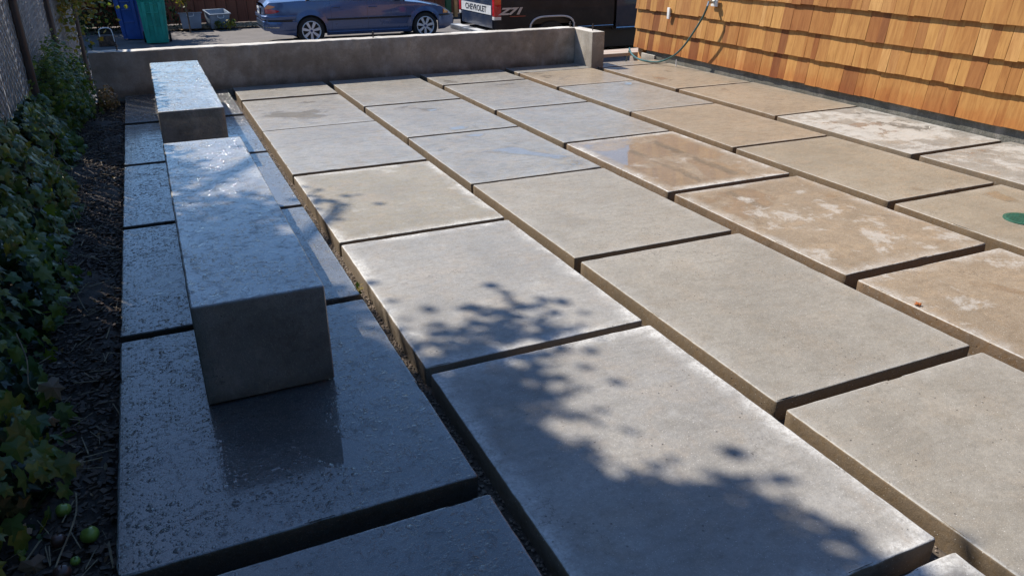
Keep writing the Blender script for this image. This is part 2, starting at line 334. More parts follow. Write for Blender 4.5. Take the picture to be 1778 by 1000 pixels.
def wood(name, cols, scale=1.0, axis='Z', rough=.7, stain=0.0):
    t = NT(name); p, oi = objpos(t)
    at = t.n('Attribute', attribute_name='tone'); r = at.outputs['Fac']
    cr = t.n('ValToRGB', {0: r}); e = cr.color_ramp; e.elements[0].color = (*cols[0], 1); e.elements[1].color = (*cols[-1], 1)
    for i, c in enumerate(cols[1:-1]): e.elements.new((i+1)/(len(cols)-1)).color = (*c, 1)
    off = t.vmath('ADD', p, t.vmath('SCALE', (17., 11., 3.), sc=t.math('MULTIPLY', r, 40.0)))
    st = {'Z': (38, 38, 1.6), 'X': (1.6, 38, 38)}[axis]
    g = t.noise(t.n('Mapping', {'Vector': off, 'Scale': st}), scale, 5, .6, .6)
    g2 = t.noise(t.n('Mapping', {'Vector': off, 'Scale': tuple(x*.22 for x in st)}), scale, 3, .5, .4)
    c = t.mix(t.sm(g, .35, .7, 0, .6), cr.outputs[0], t.mix(1, cr.outputs[0], (.62, .50, .40), 'MULTIPLY'))
    c = t.mix(t.sm(g2, .5, .72, 0, .55), c, t.mix(1, c, (.70, .48, .34), 'MULTIPLY'))
    n = t.noise(off, 5, 5); c = t.mix(t.sm(n, .45, .8, 0, .3), c, t.mix(1, c, (1.12, 1.1, 1.02), 'MULTIPLY'))
    if stain:
        ge = t.n('NewGeometry'); z = t.n('SeparateXYZ', {0: ge.outputs['Position']}).outputs[2]
        zz = t.math('ADD', z, t.math('MULTIPLY', t.math('SUBTRACT', t.noise(off, 9, 4), .5), .22))
        c = t.mix(t.sm(zz, .12, .30, stain, 0), c, t.mix(1, c, (.80, .46, .27), 'MULTIPLY'))
    b = t.n('BsdfPrincipled', {'Base Color': c, 'Roughness': rough, 'Specular IOR Level': .3,
            'Normal': t.n('Bump', {'Height': g, 'Strength': .5, 'Distance': .002}).outputs[0]})
    return t.fin(b)
M['shingle'] = wood('cedar_shingle', [(.23, .085, .025), (.37, .165, .045), (.50, .265, .08), (.43, .215, .062), (.31, .125, .035), (.54, .30, .105)], stain=.5)
M['redboard'] = wood('red_brown_board', [(.24, .08, .048), (.30, .10, .058), (.26, .09, .052)], rough=.65)
M['greyplank'] = wood('weathered_plank', [(.42, .36, .32), (.48, .42, .37)], axis='X')
def settone(me, v):
    a = me.attributes.new('tone', 'FLOAT', 'POINT'); a.data.foreach_set('value', np.full(len(me.vertices), v, dtype=np.float32) if np.isscalar(v) else np.asarray(v, dtype=np.float32))

# ------------------------------------------------------------------ ground
def sheet(name, x0, x1, y0, y1, z, mat, nx=1, ny=1, amp=0.0, kind='structure', label=None):
    xs = np.linspace(x0, x1, nx+1); ys = np.linspace(y0, y1, ny+1)
    v = [(x, y, z+(random.uniform(-amp, amp) if amp else 0)) for y in ys for x in xs]
    f = [(j*(nx+1)+i, j*(nx+1)+i+1, (j+1)*(nx+1)+i+1, (j+1)*(nx+1)+i) for j in range(ny) for i in range(nx)]
    o = link(name, mesh(name, v, f, smooth=amp > 0), mat); tag(o, label, kind=kind); return o
sheet('ground', -400, 400, -400, 400, -.72, M['dirt'])
sheet('driveway', -9, 22, 9.95, 24.0, -.67, M['asphalt'])
bed = MB().box((-2.6, 2.3, -.40), (18.4, 14.9, .62)).build('patio', M['bed']); tag(bed, 'patio of large staggered concrete slabs on a dark gritty bed', kind='structure')
# soil strip
nx, ny = 30, 330
xs = np.linspace(-1.6, -.30, nx+1); ys = np.linspace(-.5, 9.72, ny+1)
v = []
for y in ys:
    for x in xs:
        h = -.075+.012*math.sin(x*9+y*3)+.010*math.sin(y*7.3-x*4)+random.uniform(-.011, .011)
        h += .05*max(0, (-.75-x))
        if x > -.36: h = -.10
        v.append((x, y, h))
f = [(j*(nx+1)+i, j*(nx+1)+i+1, (j+1)*(nx+1)+i+1, (j+1)*(nx+1)+i) for j in range(ny) for i in range(nx)]
so = link('soil', mesh('soil', v, f, True), M['soil']); tag(so, kind='structure')

# ------------------------------------------------------------------ slabs
def slab(name, x0, x1, y0, y1, zt, thick, mat, parent, label=None, r=.007, jit=.0007, sides=None):
    cx, cy_ = (x0+x1)/2, (y0+y1)/2; hx, hy = (x1-x0)/2, (y1-y0)/2
    step = .045; pts = []
    def seg(a, b):
        n = max(2, int(math.dist(a, b)/step))
        for i in range(n): t = i/n; pts.append((a[0]+(b[0]-a[0])*t, a[1]+(b[1]-a[1])*t))
    c = .006
    cor = [(-hx+c, -hy), (hx-c, -hy), (hx, -hy+c), (hx, hy-c), (hx-c, hy), (-hx+c, hy), (-hx, hy-c), (-hx, -hy+c)]
    for i in range(8):
        a, b = cor[i], cor[(i+1) % 8]
        if math.dist(a, b) < .02: pts.append(a)
        else: seg(a, b)
    n = len(pts); j1 = [random.gauss(0, jit) for _ in pts]
    ch = [random.random() < .03 for _ in pts]
    v = []
    rings = [(0, -thick), (0, -thick*.55), (0, -r*1.2), (.3*r, -.35*r), (r, 0), (r+.003, 0), (r+.02, 0)]
    for k, (ins, z) in enumerate(rings):
        for i, (x, y) in enumerate(pts):
            s = ins+j1[i]*(.5 if k < 2 else (1 if k < 5 else 0))+(.006 if ch[i] and 2 <= k <= 4 else 0)
            v.append((x*(1-s/hx), y*(1-s/hy), z-(.003 if ch[i] and k in (3, 4) else 0)))
    f = []
    for k in range(len(rings)-1):
        for i in range(n): f.append((k*n+i, k*n+(i+1) % n, (k+1)*n+(i+1) % n, (k+1)*n+i))
    f.append(tuple(range((len(rings)-1)*n, len(rings)*n)))
    me = mesh(name, v, f)
    for nm, fn in (('plan', lambda c_: (c_[0], c_[1])), ('half', lambda c_: (hx, hy))):
        uv = me.uv_layers.new(name=nm)
        for l in me.loops: uv.data[l.index].uv = fn(me.vertices[l.vertex_index].co)
    me.shade_smooth(); me.set_sharp_from_angle(angle=math.radians(50)); me.polygons[-1].use_smooth = False
    o = link(name, me, mat, parent, (cx, cy_, zt))
    if name == 'paving_slab': o.rotation_euler = (random.gauss(0, .0010), random.gauss(0, .0012), random.gauss(0, .0006))
    if label: o['label'] = label
    return o
C = [(-.338, .738), (.802, 1.848), (1.922, 2.994), (3.088, 4.171), (4.28, 5.32), (5.464, 6.55)]
rows = {
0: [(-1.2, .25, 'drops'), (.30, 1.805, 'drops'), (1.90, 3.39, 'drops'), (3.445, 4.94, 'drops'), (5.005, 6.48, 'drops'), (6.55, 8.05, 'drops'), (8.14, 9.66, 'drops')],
1: [(-.5, 1.02, 'edge'), (1.075, 2.571, 'edge'), (2.627, 4.14, 'edge'), (4.19, 5.662, 'tanedge'), (5.718, 7.23, 'grey'), (7.266, 8.763, 'grey'), (8.84, 9.66, 'grey')],
2: [(-1.3, .18, 'plain'), (.25, 1.781, 'plain'), (1.834, 3.349, 'plain'), (3.411, 4.915, 'plain'), (4.947, 6.438, 'grey'), (6.467, 7.918, 'grey'), (7.971, 9.66, 'grey')],
3: [(-.6, .95, 'tanpatch'), (1.02, 2.546, 'tanpatch'), (2.622, 4.133, 'tanpatch'), (4.203, 5.698, 'puddle'), (5.739, 7.194, 'grey'), (7.24, 8.749, 'grey'), (8.806, 9.66, 'grey')],
4: [(.20, 1.75, 'plaintan'), (1.82, 3.36, 'plaintan'), (3.408, 4.952, 'plaintan'), (4.994, 6.552, 'tanwet'), (6.579, 8.115, 'grey'), (8.158, 9.20, 'tanwet')],
5: [(1.10, 2.58, 'white'), (2.63, 4.157, 'white'), (4.229, 5.789, 'white'), (5.822, 7.408, 'tanwet'), (7.462, 9.149, 'tanwet'), (9.19, 9.50, 'tanwet')]}
LAB = {'drops': 'dark wet slab beaded with rain drops', 'edge': 'grey slab with bright white bloom along its rim', 'tanedge': 'tan centred slab with a white rim',
       'tanpatch': 'brown slab with pale lime patches', 'puddle': 'slab mostly under a mirror like puddle', 'white': 'slab clouded with white lime bloom'}
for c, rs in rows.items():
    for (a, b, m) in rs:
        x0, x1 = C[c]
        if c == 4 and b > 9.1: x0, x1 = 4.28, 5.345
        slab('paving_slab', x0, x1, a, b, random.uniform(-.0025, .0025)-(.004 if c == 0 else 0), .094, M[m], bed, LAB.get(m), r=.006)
slab('paving_slab', 4.28, 5.345, 9.235, 9.66, 0, .094, M['grey'], bed)

# grit in the joints
def stones(name, boxes, n, size, mat, label, z=-.088):
    V = []; Fc = []
    ico = [(0, 0, 1), (.9, 0, .1), (.3, .85, .0), (-.75, .5, .15), (-.7, -.55, -.05), (.3, -.9, .1), (0, 0, -.6)]
    fi = [(0, 1, 2), (0, 2, 3), (0, 3, 4), (0, 4, 5), (0, 5, 1), (6, 2, 1), (6, 3, 2), (6, 4, 3), (6, 5, 4), (6, 1, 5)]
    P = np.array(ico)
    area = [(b[1]-b[0])*(b[3]-b[2]) for b in boxes]; area = np.array(area)/sum(area)
    for k in range(n):
        b = boxes[rng.choice(len(boxes), p=area)]
        s = size*rng.uniform(.4, 1.3); th = rng.uniform(0, 6.28); sc = np.array([s, s*rng.uniform(.6, 1), s*rng.uniform(.4, .8)])
        Q = P*sc*(1+rng.uniform(-.2, .2, P.shape)); ct, st = math.cos(th), math.sin(th)
        Q = np.c_[Q[:, 0]*ct-Q[:, 1]*st, Q[:, 0]*st+Q[:, 1]*ct, Q[:, 2]]+[rng.uniform(b[0], b[1]), rng.uniform(b[2], b[3]), z+s*.3]
        i0 = len(V); V += Q.tolist(); Fc += [(a+i0, b_+i0, c_+i0) for a, b_, c_ in fi]
    o = link(name, mesh(name, V, Fc), mat); tag(o, label, 'gravel', kind='stuff'); return o
stones('gravel', [(.735, .805, .8, 9.6)], 4200, .0075, M['gravel'], 'brown gravel filling the long joint beside the bench strip')
stones('joint_grit', [(1.85, 1.92, 0, 9.6), (2.995, 3.088, .5, 9.6), (4.17, 4.28, 1, 9.6), (5.32, 5.46, 2, 9.4)], 2600, .006, M['gravel'], 'fine grit in the joints between the paving slabs')

# ------------------------------------------------------------------ benches
def bench(y0, y1, label):
    e = empty('concrete_bench', (.2075, (y0+y1)/2, 0)); tag(e, label, 'bench', 'solid concrete benches')
    hl = (y1-y0)/2
    b = slab('seat_block', -.2375, .2375, -hl+.0, hl, .41, .40, M['bench'], e, r=.008, jit=.0009)
    b.location = (0, 0, .41)
    return e
bench(2.69, 5.31, 'long wet concrete block bench, the nearer and larger looking one')
bench(6.36, 9.08, 'wet concrete block bench standing farther off, close to the low wall')

# ------------------------------------------------------------------ retaining wall
wl = empty('retaining_wall', (2.3, 9.82, 0)); tag(wl, 'low stained concrete retaining wall between patio and driveway', 'wall')
def wallmesh(x0, x1, y0, y1, z0, z1, amp=.005, step=.06, r=.012):
    n = int((x1-x0)/step); v = []; f = []
    prof = [(y0, z0), (y0, z0+(z1-z0)*.4), (y0, z0+(z1-z0)*.8), (y0, z1-r), (y0+r*.4, z1-r*.3), (y0+r, z1), ((y0+y1)/2, z1), (y1-r, z1), (y1, z1-r), (y1, z0)]
    m = len(prof)
    lo = 0
    for i in range(n+1):
        x = x0+(x1-x0)*i/n; lo = lo*.8+random.gauss(0, amp*.5)
        for k, (y, z) in enumerate(prof):
            jy = lo*.5 if 2 <= k <= 5 else 0
            v.append((x, y+jy+random.gauss(0, .0012), z+(lo*.5+random.gauss(0, amp*.25) if 3 <= k <= 8 else 0)))
    for i in range(n):
        for k in range(m-1): f.append((i*m+k, (i+1)*m+k, (i+1)*m+k+1, i*m+k+1))
    f.append(tuple(range(m))); f.append(tuple(range(n*m+m-1, n*m-1, -1)))
    return v, f
v, f = wallmesh(-.62, 5.355, 9.72, 9.92, -.7, .462)
v = [(a-2.3, b-9.82, c) for a, b, c in v]
mb = MB(); mb.add(v, f); mb.build('wall_body', M['wall'], wl, smooth=True)
mb = MB(); mb.box((5.455-2.3, 9.585-9.82, -.125), (.19, .67, 1.15)); mb.build('pier', M['pier'], wl, bevel=.012)
for (x, y) in ((-.33, 9.83), (2.55, 9.80), (5.33, 9.82), (5.46, 9.42)):
    b = MB(); b.cyl((x-2.3, y-9.82, .44), (x-2.3, y-9.82, .535), .008, n=8); b.cyl((x-2.3, y-9.82, .500), (x-2.3, y-9.82, .514), .016, n=6); b.build('anchor_bolt', M['rust'], wl)

# ------------------------------------------------------------------ shingled house
HX = 6.54; HY1 = 10.06; HY0 = -4.0
hs = empty('shingled_house', (9.0, 3.0, 0)); tag(hs, 'house wall clad in new honey coloured cedar shingles along the right of the patio', 'house')
def hpart(mb, name, mat, **k):
    mb.v = [(a-9.0, b-3.0, c) for a, b, c in mb.v]; return mb.build(name, mat, hs, **k)
hpart(MB().box(((HX+.045+12)/2, (HY0+HY1-.04)/2, 1.6), (12-HX-.045, HY1-.04-HY0, 2.96)), 'wall_core', M['cedarpost'])
hpart(MB().box(((HX+.03+12)/2, (HY0+HY1-.30)/2, -.30), (12-HX-.03, HY1-.30-HY0, .84)), 'foundation', M['foundation'])
hpart(MB().box((HX+.10, HY1-.10, -.28), (.09, .12, .80)), 'corner_post', M['cedarpost'], bevel=.004)
hpart(MB().box((HX+.02, HY1-.37, -.015), (.03, .34, .13)), 'footing_patch', M['pier'], bevel=.01)
hpart(MB().box(((HX-.45+12.4)/2, (HY0+HY1)/2, 3.18), (12.85-HX, HY1-HY0+.8, .16)), 'eave', M['greyplank'])
rf = MB(); x0, x1, ya, yb = HX-.45, 12.4, HY0-.4, HY1+.4
rf.add([(x0, ya, 3.27), (x1, ya, 3.27), (x1, yb, 3.27), (x0, yb, 3.27), ((x0+x1)/2, ya, 5.0), ((x0+x1)/2, yb, 5.0)], [(0, 1, 4), (3, 5, 2), (0, 4, 5, 3), (1, 2, 5, 4), (0, 3, 2, 1)])
hpart(rf, 'roof', M['black'])
Z0, EXP = .108, .272
stuffv, stufff, stufft = [], [], []
def shingle_verts(y0, y1, zb, h, t):
    # butt end proud at the bottom, tapering up the wall
    xb = HX+.012-t; xt = HX+.030
    j = random.uniform(-.002, .002)
    return [(xb, y0, zb), (xb, y1, zb+j), (xt, y1, zb+h), (xt, y0, zb+h), (HX+.042, y0, zb), (HX+.042, y1, zb+j), (HX+.042, y1, zb+h), (HX+.042, y0, zb+h)]
SF = [(0, 1, 2, 3), (5, 4, 7, 6), (4, 5, 1, 0), (3, 2, 6, 7), (0, 3, 7, 4), (1, 5, 6, 2)]
nsh = 0
for c in range(11):
    y = HY1; zc = Z0+EXP*c+(.004*math.sin(c*2.1)); run = 0
    while y > HY0:
        wd = random.choice([random.uniform(.075, .11), random.uniform(.10, .16), random.uniform(.15, .21)])
        gap = random.choice([.0015, .003, .005, .0015])
        t = random.uniform(.014, .0195)
        tone = min(1, max(0, random.gauss(.55, .28)))
        if c == 0: tone = min(1, max(0, random.gauss(.42, .3)))
        V = shingle_verts(y-wd+gap, y, zc+random.gauss(0, .0035), EXP+.03, t)
        vis = y > 3.6 and c <= 4 and nsh < 296 and (c < 4 or y < 8.5)
        if vis:
            cx, cyy, cz = HX, y-wd/2, zc
            me = mesh('shingle', [(p[0]-cx, p[1]-cyy, p[2]-cz) for p in V], SF); settone(me, tone)
            me.update(); link('shingle', me, M['shingle'], hs, (cx-9.0, cyy-3.0, cz)); nsh += 1
        else:
            i0 = len(stuffv); stuffv += [(p[0]-9.0, p[1]-3.0, p[2]) for p in V]; stufff += [tuple(q+i0 for q in ff) for ff in SF]; stufft += [tone]*8
        y -= wd
me = mesh('upper_shingles', stuffv, stufff); settone(me, stufft); o = link('upper_shingles', me, M['shingle'], hs); o['kind'] = 'stuff'
# wall fittings
x = HX-.012
pk = MB().box((0, 0, 0), (.022, .052, .145)).build('door_chime_box', M['whiteplastic'], bevel=.004, loc=(HX-.018, 9.215, .645)); tag(pk, 'slim white box fixed to the shingles left of the hose tap', 'fitting')
tp = empty('hose_tap', (HX-.03, 8.26, .85)); tag(tp, 'metal garden tap on the shingle wall at the top edge of the picture', 'tap')
b = MB(); b.box((.012, 0, .0), (.02, .12, .10)); b.build('mounting_plate', M['whiteplastic'], tp, bevel=.003)
b = MB(); b.cyl((.02, 0, 0), (-.085, 0, .0), .017, n=12).cyl((-.07, 0, .01), (-.09, 0, -.045), .015, n=12).cyl((-.04, 0, .0), (-.04, 0, .05), .009, n=8); b.build('spout', M['brass'], tp, smooth=True)
b = MB(); b.cyl((-.04, 0, .05), (-.04, 0, .062), .032, n=10); b.build('handle', M['brass'], tp, smooth=True)
hp = spline([(HX-.12, 8.26, .81), (HX-.135, 8.31, .68), (HX-.15, 8.42, .52), (HX-.16, 8.58, .33), (HX-.17, 8.74, .19), (HX-.19, 8.92, .09), (HX-.22, 9.10, .03), (HX-.25, 9.32, .015), (HX-.22, 9.60, .012), (HX-.10, 9.95, .03), (HX+.02, 10.2, .06), (HX+.15, 10.4, .02), (HX+.4, 10.9, -.30), (HX+.8, 11.6, -.65)], 8)
b = MB(); b.tube(hp, .0125, 10); hz = b.build('garden_hose', M['hose'], smooth=True); tag(hz, 'teal garden hose drooping from the tap down to the patio corner', 'hose')
st_ = MB().cyl((HX-.10, 8.84, 0), (HX-.10, 8.84, .085), .007, n=8).build('marker_stake', M['whiteplastic']); tag(st_, 'short white stake standing at the foot of the shingle wall', 'stake')
pl = MB().box((6.55, 10.60, -.055), (1.9, .30, .05)).build('plank', M['greyplank'], bevel=.004); settone(pl.data, .5); tag(pl, 'weathered grey plank lying level between the pier and the house corner', 'plank')
pl = MB().box((6.65, 10.93, -.085), (2.1, .26, .05), rz=.03).build('plank', M['greyplank'], bevel=.004); settone(pl.data, .2); tag(pl, 'second grey plank just behind the first, nearer the truck', 'plank')
bm_ = MB().box((6.0, 10.75, -.38), (.09, .7, .58)).box((7.2, 10.75, -.38), (.09, .7, .58)).build('plank_trestle', M['greyplank']); settone(bm_.data, .3); tag(bm_, 'pair of short wooden supports under the grey planks', 'trestle')

# valve lid
vl = empty('valve_box_lid', (4.752, 2.80, .002)); tag(vl, 'round green plastic valve cover set in the slab at the right edge', 'cover')
MB().cyl((0, 0, -.01), (0, 0, .005), .118, n=40).build('cover_disc', M['lid'], vl, bevel=.002)
for i in range(-4, 5):
    L = math.sqrt(max(.0, .098**2-(i*.022)**2)); MB().box((i*.022, 0, .0065), (.007, 2*L, .003)).build('rib', M['lid'], vl)
# orange husk
hk = MB()
for i in range(9):
    a = i/9*6.28; hk.box((.009*math.cos(a), .009*math.sin(a), .006+.003*(i % 3)), (.012, .006, .005), rz=a+.4)
hk = hk.build('orange_husk', M['orange'], bevel=.001, loc=(3.115, 2.205, .001)); tag(hk, 'small crumbly orange seed husk on the white rimmed slab edge', 'husk')

# ------------------------------------------------------------------ leaves
def ivy_outline(lobes=5, s=1.0):
    pts = [(0, 0), (.30, -.13), (.50, .10), (.34, .30), (.47, .62), (.20, .60), (0, 1.0), (-.20, .60), (-.47, .62), (-.34, .30), (-.50, .10), (-.30, -.13)]
    return pts
def leaf_geo(kind='ivy'):
    if kind == 'ivy': o = ivy_outline(); cpt = (0, .33, .05)
    elif kind == 'oval': o = [(0, 0), (.22, .25), (.27, .55), (.14, .85), (0, 1), (-.14, .85), (-.27, .55), (-.22, .25)]; cpt = (0, .5, -.06)
    else: o = [(0, 0), (.5, .5), (0, 1), (-.5, .5)]; cpt = None
    v = [(x, y, (-.16*(abs(x)**1.3)-.10*y*y)+.0) for x, y in o]
    if cpt:
        v.append(cpt); n = len(o); f = [(i, (i+1) % n, n) for i in range(n)]
    else: f = [(0, 1, 2, 3)]
    return np.array(v, float), f
def leaves_mesh(name, pos, nrm, size, kind, tones, roll=None):
    V0, F0 = leaf_geo(kind); n = len(pos); m = len(V0)
    N = nrm/np.linalg.norm(nrm, axis=1)[:, None]
    a = rng.normal(size=(n, 3)) if roll is None else roll
    T = a-N*np.sum(a*N, 1)[:, None]; T /= np.linalg.norm(T, axis=1)[:, None]; B = np.cross(T, N)
    P = pos[:, None, :]+size[:, None, None]*(V0[None, :, 0, None]*B[:, None, :]+V0[None, :, 1, None]*T[:, None, :]+V0[None, :, 2, None]*N[:, None, :])
    P = P.reshape(-1, 3)
    Fm = [tuple(i*m+k for k in f) for i in range(n) for f in F0]
    me = bpy.data.meshes.new(name); me.from_pydata(P.tolist(), [], Fm); me.update()
    a_ = me.attributes.new('tone', 'FLOAT', 'POINT'); a_.data.foreach_set('value', np.repeat(tones, m).astype(np.float32))
    return me
LEAFV, LEAFF = leaf_geo('ivy')
leaf_me = []
for k in range(6):
    vv = LEAFV.copy(); vv[:, 2] += rng.uniform(-.05, .05, len(vv)); vv[:, 0] *= rng.uniform(.85, 1.15); leaf_me.append(None); m_ = mesh('leaf', vv, LEAFF); settone(m_, float(k/6)); m_.materials.append(M['ivy']); leaf_me[k] = m_
def put_leaf(name, me, parent, pos, nrm, size, down=.7, off=(0, 0, 0)):
    N = Vector(nrm).normalized(); a = Vector((random.gauss(0, .5), random.gauss(0, .5), -down)); T = (a-N*a.dot(N)).normalized(); B = T.cross(N)
    o = bpy.data.objects.new(name, me); COL.objects.link(o)
    p = Vector(pos)-Vector(off)
    o.matrix_world = Matrix(((B.x*size, T.x*size, N.x*size, p.x), (B.y*size, T.y*size, N.y*size, p.y), (B.z*size, T.z*size, N.z*size, p.z), (0, 0, 0, 1)))
    if parent is not None:
        mw = o.matrix_world.copy(); o.parent = parent; o.matrix_basis = mw
    return o
# ------------------------------------------------------------------ left fence: wire mesh with grey privacy slats
FX = -1.02
fe = empty('slatted_fence', (FX, 7, 0)); tag(fe, 'grey wire mesh fence threaded with upright privacy slats, behind the ivy', 'fence')
sm_ = MB().box((0, 0, 0), (.008, .056, 2.12)).build('slat', M['slatgrey'], fe, bevel=.003)
y = 1.0; first = True; posts = [1.3, 3.4, 5.6, 7.95, 10.62, 14.5]
while y < 14.45:
    o = sm_ if first else link('slat', sm_.data, None, fe)
    o.location = (random.uniform(-.004, .004), y-7, .97+random.uniform(-.01, .01)); o.rotation_euler = (random.gauss(0, .004), 0, random.gauss(0, .10)); first = False
    y += .0625
for py in posts:
    MB().cyl((.045, py-7, -.7), (.045, py-7, 2.12),   .034, n=14).build('post', M['rust'], fe, smooth=True)
MB().cyl((.03, 1-7, 2.09), (.03, 14.5-7, 2.09), .02, n=10).build('top_rail', M['steel'], fe, smooth=True)
mb = MB()
L = 13.5; H_ = 2.05; st2 = .115
k = -int(H_/st2)-1
while k*st2 < L:
    for sgn in (1, -1):
        a0 = k*st2; pts_ = []
        lo, hi = max(0, a0), min(L, a0+H_)
        if hi <= lo: continue
        za, zb = (lo-a0, hi-a0) if sgn > 0 else (H_-(lo-a0), H_-(hi-a0))
        mb.cyl((.014+.003*sgn, lo-6, -.02+za), (.014+.003*sgn, hi-6, -.02+zb), .0022, n=3, cap=False)
    k += 1
o = mb.build('wire_mesh', M['steel'], fe); o['kind'] = 'stuff'

# ------------------------------------------------------------------ ivy
iv = empty('ivy', (-.9, 4, 0)); tag(iv, 'broad leaved ivy spilling off the fence over the soil on the left', 'ivy')
def ivy_pt(y=None):
    y = random.uniform(1.5, 8.9) if y is None else y
    xo = interp(y, [(1.4, -.50), (2.1, -.53), (3.1, -.565), (5.3, -.62), (7, -.74), (9, -.72)])
    zt = interp(y, [(1.4, 1.5), (4.3, 1.25), (5.5, .75), (6.3, .42), (7.5, .40), (8.3, .28), (9.2, .45)])
    z = -.08+(zt+.08)*random.random()**1.15
    sl_ = interp(z, [(-.1, 0), (.1, .10), (.5, .27), (1.0, .37), (1.6, .42)])
    x = xo-sl_+random.gauss(0, .02)-.05*math.sin(y*4.1+z*5)-.04*math.sin(y*9.7-z*7)
    x = max(x, FX+.03)
    return x, y, z
cands = [ivy_pt() for _ in range(3600)]
cands = [c_ for c_ in cands if math.sin(c_[1]*5.3+c_[2]*8.1)+math.sin(c_[1]*11.9-c_[2]*6.7)+random.uniform(-.4, 1.6) > -.75]
dist = lambda p: math.dist(p, (0, 0, 1.6))
cands.sort(key=dist)
near, far = cands[:285], cands[285:]
for (x, y, z) in near:
    put_leaf('leaf', random.choice(leaf_me), iv, (x, y, z), (.75+random.gauss(0, .35), -.35+random.gauss(0, .4), .6+random.gauss(0, .35)), random.choice([random.uniform(.045, .075), random.uniform(.07, .115)]), off=(-.9, 4, 0))
P = np.array(far)-[-.9, 4, 0]
def nrms(n, base, s): return np.array(base)+rng.normal(0, s, (n, 3))
me = leaves_mesh('distant_leaves', P, nrms(len(P), (.7, -.35, .6), .4), rng.uniform(.04, .085, len(P)), 'ivy', rng.uniform(0, 1, len(P)), roll=nrms(len(P), (0, 0, -.7), .5))
o = link('distant_leaves', me, M['ivy'], iv); o['kind'] = 'stuff'
# backing leaves deeper in the mass
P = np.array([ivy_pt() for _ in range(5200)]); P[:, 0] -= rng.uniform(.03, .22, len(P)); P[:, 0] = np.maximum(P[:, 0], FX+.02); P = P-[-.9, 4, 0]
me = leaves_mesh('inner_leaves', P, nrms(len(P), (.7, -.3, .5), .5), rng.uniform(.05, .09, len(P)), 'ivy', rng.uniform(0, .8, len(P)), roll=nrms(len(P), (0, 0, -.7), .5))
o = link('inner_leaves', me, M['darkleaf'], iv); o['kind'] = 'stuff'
for k in range(26):
    y = random.uniform(1.8, 7.5); x, _, z = ivy_pt(y); pts_ = [(x+.04, y, z+.05)]
    for j in range(5): p0 = pts_[-1]; pts_.append((min(-.42, p0[0]+random.uniform(-.02, .05)), p0[1]+random.uniform(-.12, .12), max(-.06, p0[2]-random.uniform(.02, .09))))
    b = MB(); b.tube([(a+.9, b_-4, c_) for a, b_, c_ in spline(pts_, 4)], .0028, 5); b.build('vine_stem', M['straw'], iv, smooth=True)
# ivy crest over the fence top (its shade falls on the patio)
P = np.c_[rng.normal(FX, .10, 9000), rng.uniform(1.0, 9.9, 9000), np.zeros(9000)]
P[:, 2] = 1.95+np.abs(rng.normal(0, .12, 9000))*(1.0+.5*np.sin(P[:, 1]*3.1)+.4*np.sin(P[:, 1]*7.3))
P = P-[-.9, 4, 0]
o = link('crest_leaves', leaves_mesh('crest_leaves', P, nrms(len(P), (.3, 0, .8), .6), rng.uniform(.06, .1, len(P)), 'ivy', rng.uniform(0, 1, len(P))), M['ivy'], iv); o['kind'] = 'stuff'

# fine leaved shrub at the end of the bed, in front of the wall's left end
def blob(n, c, r, shell=.55, seed_s=3.0):
    d = rng.normal(size=(n, 3)); d /= np.linalg.norm(d, axis=1)[:, None]
    rad = rng.uniform(shell, 1, n)**.7*(1+.22*np.sin(d[:, 0]*7+d[:, 2]*5+seed_s)+.15*np.sin(d[:, 1]*11-d[:, 2]*9))
    return np.array(c)+d*np.array(r)*rad[:, None], d
sh = empty('shrub', (-.86, 8.9, -.1)); tag(sh, 'fine leaved green shrub between the fence and the left end of the low wall', 'shrub')
P, d = blob(3800, (0, 0, .33), (.27, 1.1, .42), .3); P[:, 0] = np.clip(P[:, 0], -.13, .38); P[:, 2] = np.maximum(P[:, 2], .0)
o = link('foliage', leaves_mesh('foliage', P, d+rng.normal(0, .5, d.shape)+[0, -.2, .4], rng.uniform(.025, .05, len(P)), 'ivy', rng.uniform(0, 1, len(P))), M['ivy'], sh); o['kind'] = 'stuff'
b = MB()
for k in range(14): a = random.uniform(0, 6.28); b.tube(spline([(0, random.uniform(-.5, .5), 0), (random.uniform(-.1, .15), random.uniform(-.5, .5), .3), (random.uniform(-.1, .2), random.uniform(-.7, .7), .55)], 4), .005, 5)
b.build('stem', M['bark'], sh)
P, d = blob(900, (-.50, 9.35, .02), (.10, .22, .14), .2); P[:, 2] = np.maximum(P[:, 2], -.07)
o = link('dead_fern_clump', leaves_mesh('dead_fern_clump', P, d+rng.normal(0, .5, d.shape), rng.uniform(.02, .05, len(P)), 'oval', rng.uniform(0, .3, len(P))), M['deadleaf']); tag(o, 'rusty brown dead clump against the left end of the low wall', 'plant')

# ------------------------------------------------------------------ mulch chips, straw, litter
def debris(name, n, region, mat, lx, label, zf=-.066, flat=.3, slope=True):
    V = []; Fm = []
    for k in range(n):
        x = random.uniform(region[0], region[1]); y = random.uniform(region[2], region[3])
        l = random.uniform(*lx); wdt = l*random.uniform(*( (.25, .7) if flat > .1 else (.03, .06))); h = min(.008, wdt*.4)
        q = Matrix.Rotation(random.uniform(0, 6.28), 3, 'Z') @ Matrix.Rotation(random.gauss(0, flat*.7), 3, 'Y')
        z = zf+random.uniform(-.004, .010)
        b_ = [Vector((a*l/2, c_*wdt/2, e*h/2)) for e in (-1, 1) for a, c_ in ((-1, -.7), (1, -1), (.8, 1), (-1, .8))]
        i0 = len(V); V += [tuple(q @ p_+Vector((x, y, z))) for p_ in b_]
        Fm += [tuple(i+i0 for i in q_) for q_ in ((3, 2, 1, 0), (4, 5, 6, 7), (0, 1, 5, 4), (1, 2, 6, 5), (2, 3, 7, 6), (3, 0, 4, 7))]
    o = link(name, mesh(name, V, Fm), mat); tag(o, label, 'mulch', kind='stuff'); return o
